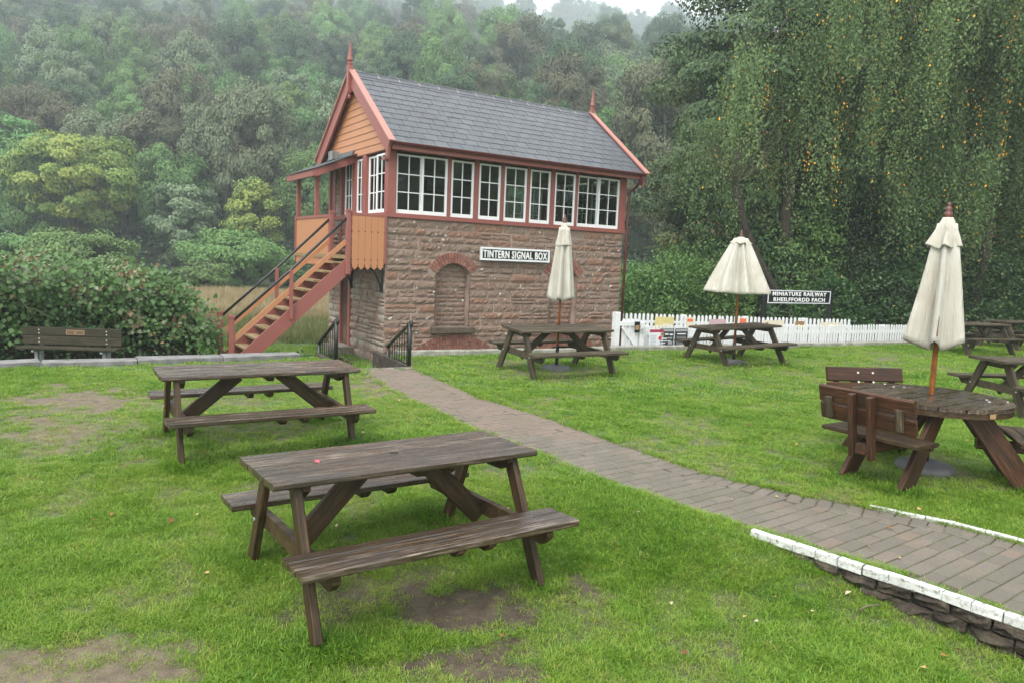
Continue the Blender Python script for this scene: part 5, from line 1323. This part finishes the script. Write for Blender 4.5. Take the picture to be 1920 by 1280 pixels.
# --- pollarded willows with bare shoots
def pollard(label, pts, rs, nsh, Ls, seed, ntw=0):
    r = np.random.default_rng(seed); t = thing('pollard_willow', label, 'tree', (0, 0, 0), 0, 'bare pollarded trees')
    part('trunk', MB().tube(pts, rs, 9), M_bark, t, True); hd = Vector(pts[-1]); mb = MB()
    for k in range(nsh):
        a = r.uniform(0, 6.283); sp_ = r.uniform(.1, 2.6); L_ = r.uniform(*Ls); d = Vector((math.cos(a)*sp_, math.sin(a)*sp_, 1)).normalized(); p = hd+Vector((math.cos(a), math.sin(a), 0))*rs[-1]*.7; q = [p]
        for s in range(5): d = (d+Vector((r.normal()*.22, r.normal()*.22, .17))).normalized(); q.append(q[-1]+d*L_/5)
        rr = r.uniform(.008, .019); mb.tube(q, [rr, rr*.85, rr*.7, rr*.5, rr*.35, rr*.15], 4)
        for s in range(6):
            i = r.integers(1, 5); dd = (d+Vector(r.normal(size=3))*.5).normalized(); mb.tube([q[i], q[i]+dd*L_*.16, q[i]+dd*L_*.3+Vector((0, 0, .1))], [rr*.4, rr*.28, rr*.1], 4)
    part('shoots', mb, M_twig, t); return t
w3 = lambda x, y, Y: tuple(at(x, y, Y))
pollard('leaning bare pollard tree behind the half open parasol', [w3(1482, 612, 27), w3(1462, 560, 26.6), w3(1418, 480, 26.2), w3(1395, 420, 26), w3(1378, 342, 25.8)], [.19, .16, .13, .115, .14], 30, (1.2, 3.4), 301)
pollard('thick bare pollard trunk beneath the birch curtain', [w3(1478, 600, 27.4), w3(1472, 480, 27.2), w3(1474, 400, 27), w3(1482, 345, 27), w3(1480, 318, 27)], [.25, .22, .20, .20, .26], 30, (1.5, 4.0), 302)
pollard('slim bare pollard stem between the two thicker pollards', [w3(1450, 600, 28), w3(1444, 480, 28), w3(1438, 400, 28), w3(1436, 330, 28)], [.12, .10, .09, .11], 14, (1.2, 3.2), 303)
# --- shrubs below the trees
_b = [(1235, 26, 2.0, 3.0, F_mid, 'light green shrub behind the gate end of the rear fence'), (1330, 27, 2.2, 3.4, F_mid, 'dark leafy shrub behind the half open parasol'), (1190, 32, 2.0, 2.6, F_lite, 'pale shrub seen past the downpipe corner of the stone building'),
 (1500, 27.5, 1.9, 5.6, F_mid, 'dark green bush directly above the black railway sign'), (1590, 28, 2.2, 6.0, F_dark, 'tall ivy clad bush to the right of the black railway sign'), (1680, 27, 2.3, 5.2, F_ivy, 'dark bush behind the tall closed parasol'),
 (1790, 29, 2.6, 5.2, F_dark, 'dark bush overhanging the rear picnic tables'), (1880, 26.5, 2.0, 3.6, F_ivy, 'ivy bush behind the farthest picnic table'), (1425, 27.8, 1.7, 4.6, F_dark, 'dark bush behind the leaning pollard'), (1290, 31, 2.4, 3.6, F_mid, 'mid green bush under the sycamore boughs'),
 (1560, 25.2, 1.4, 2.6, F_ivy, 'low dark bush behind the end of the rear fence'), (1960, 27, 2.6, 5.0, F_ivy, 'dark bush at the picture edge behind the tables')]
for k, (px, Y, rx, rz_, m_, lab) in enumerate(_b):
    x = at(px, 560, Y)[0]; bush(lab, (x, Y, gzf(x, Y)-.1), rx, rz_, 12000, .12, m_, 400+k, clump=16)
# --- field-edge trees with labels of their own
def fieldtree(px, Y, topy, R, m, label, seed, nleaf=16000, L_=.30, name='field_tree', base_h=.6, **k):
    x = at(px, 480, Y)[0]; zg = float(hill_z(np.array([x]), np.array([Y]))[0]) if Y > 66 else gzf(x, Y); zt_ = at(px, topy, Y)[2]
    return tree(name, label, (x, Y, zg-.3), seed=seed, H=zt_-zg, R=R, base_h=base_h, nclump=k.pop('nclump', 85), nleaf=nleaf, L_=L_, m=m, trunk_r=.3, **{'clr': (.12, .25), **k})
fieldtree(150, 68, 240, 6.2, F_yel, 'large yellow green tree above the hedge on the field edge', 501, 33000, .30, base_h=2.5, clr=(.10, .22), nclump=95)
fieldtree(478, 66, 333, 2.6, F_yel, 'slender yellow green tree left of the porch', 502, 13500, .25, clr=(.18, .36), nclump=95)
fieldtree(345, 67, 338, 3.2, F_grey, 'grey green tapering tree between the two yellow green trees', 503, 16500, .27, clr=(.13, .28), nclump=70, cone=.35)
fieldtree(300, 78, 205, 5.0, F_brown, 'dull brown green tree behind the big yellow green tree', 504, 21000, .31)
fieldtree(440, 55, 432, 4.0, F_lite, 'rounded light green bush on the meadow edge left of the stairs', 505, 19500, .22, name='field_bush', base_h=.1)
fieldtree(385, 50, 482, 1.9, F_mid, 'small green bush on the meadow beside the hedge end', 506, 10500, .18, name='field_bush', base_h=.05)
fieldtree(150, 48, 430, 3.6, F_lite, 'light green bush showing over the middle of the hedge', 507, 18000, .21, name='field_bush', base_h=.1)
fieldtree(40, 50, 438, 3.0, F_mid, 'green bush showing over the left part of the hedge', 508, 15000, .21, name='field_bush', base_h=.1)
fieldtree(590, 72, 330, 3.0, F_mid, 'mid green tree seen through the porch posts', 509, 15000, .27)
fieldtree(15, 72, 210, 4.5, F_mid, 'blue green tree at the left picture edge above the hedge', 510, 19500, .31)
fieldtree(540, 60, 470, 1.8, F_mid, 'small bush on the meadow behind the handrails', 511, 7500, .19, name='field_bush', base_h=.05)

# --- hillside woodland: individual trees sharing a few crowns
protos = []
specs = [('mid green', F_mid, 9, 4.8, 0), ('dark green', F_dark, 10, 5.0, 0), ('brownish', F_brown, 9, 4.8, 0), ('grey green', F_grey, 10.5, 4.2, .2), ('fresh green', F_lite, 9.5, 5.0, 0), ('dark green', F_dark, 11, 4.2, .25), ('mid green', F_mid, 10.5, 5.2, 0), ('yellowish', F_ylow, 9, 4.4, 0), ('brownish', F_brown, 10.5, 5.0, 0), ('grey green', F_grey, 9, 5.0, 0)]
for k, (cn, m_, H, R, cone) in enumerate(specs):
    (C, D, nn, ll, ww, tint), wd = tree_parts(600+k, H, R, .8, 80, 24000, .23, m_, trunk_r=.25, clr=(.12, .25), cone=cone+.18)
    wv = np.array(wd.v); tris = []
    for f in wd.f:
        for i in range(1, len(f)-1): tris.append((f[0], f[i], f[i+1]))
    protos.append((cn, leafmesh('hillside_tree', C, D, nn, ll, ww, tint, m_, .14, extra=(wv, np.array(tris))), H, R))
cand = []
Y = 70.0
while Y < 330:
    step = 6.4+(Y-70)*.017
    half = Y*.86+22; x = -half+rng.uniform(0, step)
    while x < half*.9:
        xx, yy = x+rng.normal()*step*.3, Y+rng.normal()*step*.3
        top_ = 266+(-xx*.55 if xx < 0 else -xx*.28)
        if yy < top_+4: cand.append((xx, yy))
        x += step
    Y += step*1.02
cand = np.array(cand)
vis = (np.abs(cand[:, 0]/cand[:, 1]) < .80)
cand = cand[vis]; order = np.argsort(cand[:, 1]*(1+.12*rng.normal(size=len(cand))))
band = lambda y: 'low on' if y < 115 else 'halfway up' if y < 190 else 'high on'
cnt = {}
pw_ = np.array([.16, .13, .13, .09, .12, .08, .12, .05, .08, .05]); pw_ /= pw_.sum()
far = [[] for _ in specs]
for k, q in enumerate(order):
    x, y = cand[q]; z = float(hill_z(np.array([x]), np.array([y]))[0]); i = int(rng.choice(len(specs), p=pw_)); s = rng.uniform(.62, 1.08)*(1+(y-70)/900); sz = s*rng.uniform(1.25, 1.8); rz_ = rng.uniform(0, 6.28)
    if k < 300:
        o = link('hillside_tree', protos[i][1], None, (x, y, z-.5), (rng.normal()*.04, rng.normal()*.04, rz_), (s, s, sz))
        sd_ = 'at the far left' if x < -.45*y else 'left of the porch' if x < -.22*y else 'above the slate roof' if x < .13*y else 'between roof and sycamore'
        lab = f'{protos[i][0]} tree {band(y)} the misty wooded hill, {sd_}'
        tag(o, lab, 'tree', lab.replace(' tree ', ' trees '))
    else: far[i].append((x, y, z-.5, s, sz, rz_))

# ---- instancing helper for uncountable things
def scatter(name, pts, rotz, scl, src_objs, pick, tint=None, sclz=None, tilt=None):
    n_ = len(pts); me = bpy.data.meshes.new(name); me.vertices.add(n_); me.vertices.foreach_set('co', np.ascontiguousarray(pts, np.float32).ravel())
    rot = np.zeros((n_, 3), np.float32); rot[:, 2] = rotz
    if tilt is not None: rot[:, :2] = tilt
    sc3 = np.stack([scl, scl, scl if sclz is None else sclz], -1).astype(np.float32)
    for nm, ty, dat in (('rot', 'FLOAT_VECTOR', rot), ('scl', 'FLOAT_VECTOR', sc3)):
        a = me.attributes.new(nm, ty, 'POINT'); a.data.foreach_set('vector', dat.ravel())
    a = me.attributes.new('pick', 'INT', 'POINT'); a.data.foreach_set('value', np.asarray(pick, np.int32))
    if tint is not None: a = me.attributes.new('itint', 'FLOAT', 'POINT'); a.data.foreach_set('value', np.asarray(tint, np.float32))
    o = link(name, me)
    c = bpy.data.collections.new(name+'_source')
    for s in src_objs: c.objects.link(s)
    ng = bpy.data.node_groups.new(name, 'GeometryNodeTree'); ng.interface.new_socket('Geometry', in_out='INPUT', socket_type='NodeSocketGeometry'); ng.interface.new_socket('Geometry', in_out='OUTPUT', socket_type='NodeSocketGeometry')
    gi, go = ng.nodes.new('NodeGroupInput'), ng.nodes.new('NodeGroupOutput')
    ci = ng.nodes.new('GeometryNodeCollectionInfo'); ci.inputs['Collection'].default_value = c; ci.inputs['Separate Children'].default_value = True; ci.inputs['Reset Children'].default_value = True
    ip = ng.nodes.new('GeometryNodeInstanceOnPoints'); ip.inputs['Pick Instance'].default_value = True
    def attr(nm, ty):
        q = ng.nodes.new('GeometryNodeInputNamedAttribute'); q.data_type = ty; q.inputs[0].default_value = nm; return q.outputs[0]
    er = ng.nodes.new('FunctionNodeEulerToRotation'); ng.links.new(attr('rot', 'FLOAT_VECTOR'), er.inputs[0])
    mp = ng.nodes.new('GeometryNodeMeshToPoints')
    ng.links.new(gi.outputs[0], mp.inputs[0]); ng.links.new(mp.outputs[0], ip.inputs['Points']); ng.links.new(ci.outputs[0], ip.inputs['Instance']); ng.links.new(attr('pick', 'INT'), ip.inputs['Instance Index'])
    ng.links.new(er.outputs[0], ip.inputs['Rotation']); ng.links.new(attr('scl', 'FLOAT_VECTOR'), ip.inputs['Scale']); ng.links.new(ip.outputs[0], go.inputs[0])
    md = o.modifiers.new('scatter', 'NODES'); md.node_group = ng; o['kind'] = 'stuff'
    return o
flt = [(i, *q) for i in range(len(specs)) for q in far[i]]
if flt:
    arr = np.array(flt); srcs = []
    for i in range(len(specs)): srcs.append(bpy.data.objects.new('crown_%02d' % i, protos[i][1]))
    scatter('distant_forest', arr[:, 1:4], arr[:, 6], arr[:, 4], srcs, arr[:, 0].astype(int), sclz=arr[:, 5])
# unseen trees added past the right edge, for the signal box windows to reflect
n_ = 34; q = np.linspace(0, 1, n_); xx = 33+16*q+rng.normal(size=n_)*2.5; yy = 26-40*q+rng.normal(size=n_)*2.0; sc_ = rng.uniform(.9, 1.4, n_)
scatter('woodland', np.stack([xx, yy, np.full(n_, -1.0)], -1), rng.uniform(0, 6.28, n_), sc_, [bpy.data.objects.new('belt_%02d' % i, protos[i][1]) for i in range(len(specs))], rng.choice([0, 1, 3, 5, 6], n_), sclz=sc_*1.25)
# undergrowth on the slope between the trunks
n_ = 42000; yy = 66+rng.uniform(0, 1, n_)**1.6*210; xx = rng.uniform(-.85, .8, n_)*(yy+12); zz = hill_z(xx, yy)
C = np.stack([xx, yy, zz+rng.uniform(.1, 2.4, n_)], -1); nn = unit(np.array([0, -.5, 1])+rng.normal(size=(n_, 3))*.6); D = unit(np.cross(nn, rdir(n_)))
ll = rng.uniform(.3, .6, n_)*(.6+yy/200); o = link('undergrowth', leafmesh('undergrowth', C, D, nn, ll, ll*.7, rng.uniform(0, 1, n_), F_dark, .15)); o['kind'] = 'stuff'
# rough meadow grass behind the platform
def tuft(name, nb, h, w_, spread, m, seed, lean=.5):
    r = np.random.default_rng(seed); V = []; F = []
    for k in range(nb):
        a = r.uniform(0, 6.283); d = np.array([math.cos(a), math.sin(a), 0]); b = d*r.uniform(0, spread)*np.array([1, 1, 0])+np.array([r.normal()*spread*.4, r.normal()*spread*.4, 0]); hh = h*r.uniform(.55, 1.15); ln = r.uniform(.1, lean)
        s = np.array([-d[1], d[0], 0])*w_*.5; m1 = b+d*hh*ln*.35+np.array([0, 0, hh*.55]); tp = b+d*hh*ln*1.1+np.array([0, 0, hh*(1-.25*ln)])
        o = len(V); V += [b-s, b+s, m1+s*.8, m1-s*.8, tp]; F += [(o, o+1, o+2), (o, o+2, o+3), (o+3, o+2, o+4)]
    return bpy.data.objects.new(name, quadmesh(name, np.array(V), np.array(F), m, r.uniform(0, 1, len(F)//1)))
def b_grass(stops):
    def b(n, l, p, o):
        a = n.new('ShaderNodeAttribute'); a.attribute_type = 'INSTANCER'; a.attribute_name = 'itint'
        a2 = n.new('ShaderNodeAttribute'); a2.attribute_name = 'tint'
        v = mth(n, l, 'ADD', mth(n, l, 'MULTIPLY', a.outputs['Fac'], .75), mth(n, l, 'MULTIPLY', a2.outputs['Fac'], .25))
        c = ramp(n, l, v, stops); l.new(c, p.inputs['Base Color']); p.inputs['Roughness'].default_value = .5; p.inputs['Specular IOR Level'].default_value = .3
        t = n.new('ShaderNodeBsdfTranslucent'); l.new(c, t.inputs[0]); m = n.new('ShaderNodeMixShader'); m.inputs[0].default_value = .3
        l.new(p.outputs[0], m.inputs[1]); l.new(t.outputs[0], m.inputs[2]); l.new(m.outputs[0], o.inputs[0])
    return b
M_grass = mat('lawn grass blades', b_grass([(0, (.055, .145, .014)), (.3, (.12, .255, .020)), (.55, (.215, .35, .036)), (.78, (.31, .37, .075)), (1, (.38, .31, .13))]))
M_hay = mat('meadow grass blades', b_grass([(0, (.07, .12, .03)), (.3, (.16, .17, .06)), (.6, (.30, .24, .12)), (1, (.40, .32, .18))]))
n_ = 26000; yy = rng.uniform(17, 62, n_); xx = rng.uniform(-.75, .62, n_)*yy; keep = ~((xx > 2) & (yy < 23)); 
bx = (xx+2.85)*math.cos(YAW)+(yy-16.22)*math.sin(YAW); by = -(xx+2.85)*math.sin(YAW)+(yy-16.22)*math.cos(YAW)
keep &= ~((bx > -4) & (bx < LW+.2) & (by > -.9) & (by < DP+.3)); xx, yy = xx[keep], yy[keep]; n_ = len(xx)
hay = np.clip(.08+.75*sstep(25, 32, yy+10*(hashn(xx, yy, .2, 2)-.5))*sstep(58, 47, yy+8*hashn(xx, yy, .15, 4))+rng.normal(size=n_)*.12, 0, 1)
scatter('meadow_grass', np.stack([xx, yy, field_z(xx, yy)-.02], -1), rng.uniform(0, 6.28, n_), rng.uniform(.6, 1.4, n_)*(.5+.7*hay), [tuft('meadow_%02d' % k, 26, .42, .018, .30, M_hay, 40+k) for k in range(3)], rng.integers(0, 3, n_), hay)
# low grass and weeds on the lower ground round the box
n_ = 5000; xx = rng.uniform(-8, 4, n_); yy = rng.uniform(11, 19, n_); bx = (xx+2.85)*math.cos(YAW)+(yy-16.22)*math.sin(YAW); by = -(xx+2.85)*math.sin(YAW)+(yy-16.22)*math.cos(YAW)
keep = ~inpoly(LAWN, xx, yy) & ~((bx > -.1) & (by > -.1)); xx, yy = xx[keep], yy[keep]; n_ = len(xx)
scatter('lower_grass', np.stack([xx, yy, np.full(n_, -.64)], -1), rng.uniform(0, 6.28, n_), rng.uniform(.8, 1.8, n_), [tuft('lowtuft_%02d' % k, 16, .07, .006, .07, M_grass, 60+k) for k in range(2)], rng.integers(0, 2, n_), np.clip(.4+rng.normal(size=n_)*.2, 0, 1))

# ------------------------------------------------------------------ lawn grass
legs = []
for (cx, cyy, a, d) in ((-.704, 4.514, .606, (1.73, .717, .61)), (-2.452, 7.068, .564, (1.8, .775, .55)), (.755, 12.25, .528, (1.8, .776, .6)), (4.446, 14.57, .473, (1.8, .724, .645))):
    for sx in (-1, 1):
        for sy in (-1, 1): legs.append((cx+math.cos(a)*sx*d[1]-math.sin(a)*sy*d[2], cyy+math.sin(a)*sx*d[1]+math.cos(a)*sy*d[2]))
for A in (213, 97, 338):
    for s_ in (-.27, .27): legs.append((RC[0]+math.cos(rad(A))*.82-math.sin(rad(A))*s_, RC[1]+math.sin(rad(A))*.82+math.cos(rad(A))*s_))
legs = np.array(legs)
def lawn_scatter(name, y0, y1, dens, tufts, h0, seed, xlim):
    r = np.random.default_rng(seed); X0, X1 = xlim; n_ = int((X1-X0)*(y1-y0)*dens); x = r.uniform(X0, X1, n_); y = r.uniform(y0, y1, n_)
    k = inpoly(LAWN, x, y) & (np.abs(x) < .78*y+1.2); x, y = x[k], y[k]
    inp = inpoly(PATH, x, y); dpe = np.minimum(pdist(PATH_L, x, y), pdist(PATH_R, x, y))
    k = ~(inp & (dpe > .03+.05*hashn(x, y, 3., 5))); x, y = x[k], y[k]
    b = bare(x, y); dl = np.min(np.hypot(x[:, None]-legs[None, :, 0], y[:, None]-legs[None, :, 1]), 1); near = np.exp(-(dl/.16)**2)
    k = r.uniform(0, 1, len(x)) > np.clip(b*1.05-.10-near*.8, 0, .93); x, y, b, near = x[k], y[k], b[k], near[k]; n_ = len(x)
    lush = np.clip(.5+1.25*(hashn(x, y, .9, 21)*.45+hashn(x, y, 3.1, 22)*.3+hashn(x, y, 9., 23)*.25-.5), 0, 1)
    s = h0*(.62+.65*lush)*(1-.45*b)*(1+1.0*near)*r.uniform(.7, 1.3, n_)
    tint = np.clip(.78-.62*lush+.30*b+r.normal(size=n_)*.17-.3*near, 0, 1)
    tint = np.where(r.uniform(0, 1, n_) > .985, .95, tint)
    return scatter(name, np.stack([x, y, lawn_z(x, y)-.004], -1), r.uniform(0, 6.28, n_), s, tufts, r.integers(0, len(tufts), n_), tint, tilt=r.normal(size=(n_, 2))*.12)
tn = [tuft('tuft_%02d' % k, 30, .031, .0036, .06, M_grass, 80+k, 1.6) for k in range(6)]
tf = [tuft('broadtuft_%02d' % k, 20, .045, .008, .11, M_grass, 90+k, 1.5) for k in range(4)]
lawn_scatter('near_grass', 1.6, 6.2, 1500, tn, 1.0, 1, (-6, 6.2))
lawn_scatter('middle_grass', 6.2, 10.5, 520, tn, 1.12, 2, (-9, 9.5))
lawn_scatter('far_grass', 10.5, 24.5, 150, tf, 1.0, 3, (-12, 20))
# grass and weeds in path joints
n_ = 3200; x = rng.uniform(-2.6, 5, n_); y = rng.uniform(2.6, 11.9, n_); inp = inpoly(PATH, x, y); dpe = np.minimum(pdist(PATH_L, x, y), np.abs(pdist(PATH_R, x, y)-.25)); q = hashn(x, y, 1.7, 31)*.6+hashn(x, y, 6., 32)*.4
k = inp & (rng.uniform(0, 1, n_) < np.where(dpe < .06, .35, 0)+.75*sstep(.62, .80, q)+.02); x, y = x[k], y[k]; n_ = len(x)
scatter('path_weeds', np.stack([x, y, np.full(n_, -.012)], -1), rng.uniform(0, 6.28, n_), rng.uniform(.25, .6, n_), tn, rng.integers(0, 6, n_), np.clip(.55+rng.normal(size=n_)*.2, 0, 1))
# fallen leaves
M_leafb = foliage('fallen leaves', [(0, (.11, .04, .018)), (.35, (.20, .07, .025)), (.6, (.40, .20, .05)), (.8, (.50, .34, .14)), (1, (.55, .50, .38))], hue=0)
n_ = 150; y = 2.6+rng.uniform(0, 1, n_)**1.3*14; x = rng.uniform(-.68, .70, n_)*y; k = inpoly(LAWN, x, y); x, y = x[k], y[k]; n_ = len(x)
zz = np.where(inpoly(PATH, x, y), 0.004, lawn_z(x, y)+.035); C = np.stack([x, y, zz], -1); nn = unit(np.array([0, 0, 1])+rng.normal(size=(n_, 3))*.25); D = unit(np.cross(nn, rdir(n_))); ll = rng.uniform(.025, .055, n_)
o = link('fallen_leaves', leafmesh('fallen_leaves', C, D, nn, ll, ll*.75, rng.uniform(0, 1, n_), M_leafb, .2)); o['kind'] = 'stuff'
tw = gp(1640, 1147, -.16)
tag(part('fallen_twig', MB().tube([(0, 0, 0), (.09, .02, .004), (.19, .02, 0)], [.005, .006, .003], 6), M_twig, None, loc=(tw[0]-.1, tw[1], lz(tw[0], tw[1])+.035), rot=(0, 0, .35)), 'short brown twig on the grass below the white kerb', 'twig')

# ------------------------------------------------------------------ haze
mh = bpy.data.materials.new('valley haze'); mh.use_nodes = True; n = mh.node_tree.nodes; n.clear()
pv = n.new('ShaderNodeVolumePrincipled'); pv.inputs['Color'].default_value = (.84, .93, 1, 1); pv.inputs['Density'].default_value = HAZE_DENSITY; pv.inputs['Anisotropy'].default_value = .25
ou = n.new('ShaderNodeOutputMaterial'); mh.node_tree.links.new(pv.outputs[0], ou.inputs['Volume'])
mm = bpy.data.materials.new('mist'); mm.use_nodes = True; n = mm.node_tree.nodes; n.clear()
pv = n.new('ShaderNodeVolumePrincipled'); pv.inputs['Color'].default_value = (.90, .96, 1, 1); pv.inputs['Density'].default_value = .0032; pv.inputs['Anisotropy'].default_value = .25
ou = n.new('ShaderNodeOutputMaterial'); mm.node_tree.links.new(pv.outputs[0], ou.inputs['Volume'])
rm = np.random.default_rng(77)
for px, py, Y, a_, b_, c_ in ((980, 20, 215, 48, 45, 16), (930, 90, 190, 30, 35, 11), (1060, 120, 200, 34, 38, 10), (1220, 120, 205, 36, 40, 14), (820, 10, 225, 40, 45, 14), (1130, 190, 175, 22, 30, 7), (1290, 210, 170, 22, 30, 9), (560, 0, 215, 60, 40, 13)):
    bmm = bmesh.new(); bmesh.ops.create_icosphere(bmm, subdivisions=4, radius=1)
    ph = rm.uniform(0, 6, 6)
    for v in bmm.verts:
        q = 1+.16*math.sin(v.co.x*3+ph[0])+.14*math.sin(v.co.y*4+ph[1])+.16*math.sin(v.co.z*3.5+v.co.x*2+ph[2])
        v.co = Vector((v.co.x*a_*q, v.co.y*b_*q, v.co.z*c_*q))
    me = bpy.data.meshes.new('mist_patch'); bmm.to_mesh(me); bmm.free(); me.materials.append(mm)
    tag(link('mist_patch', me, None, tuple(at(px, py, Y)), (0, rm.uniform(-.5, .1), 0)), kind='stuff')
tag(part('haze', MB().box(-430, 430, -22, 450, -8, 150), mh), kind='stuff')
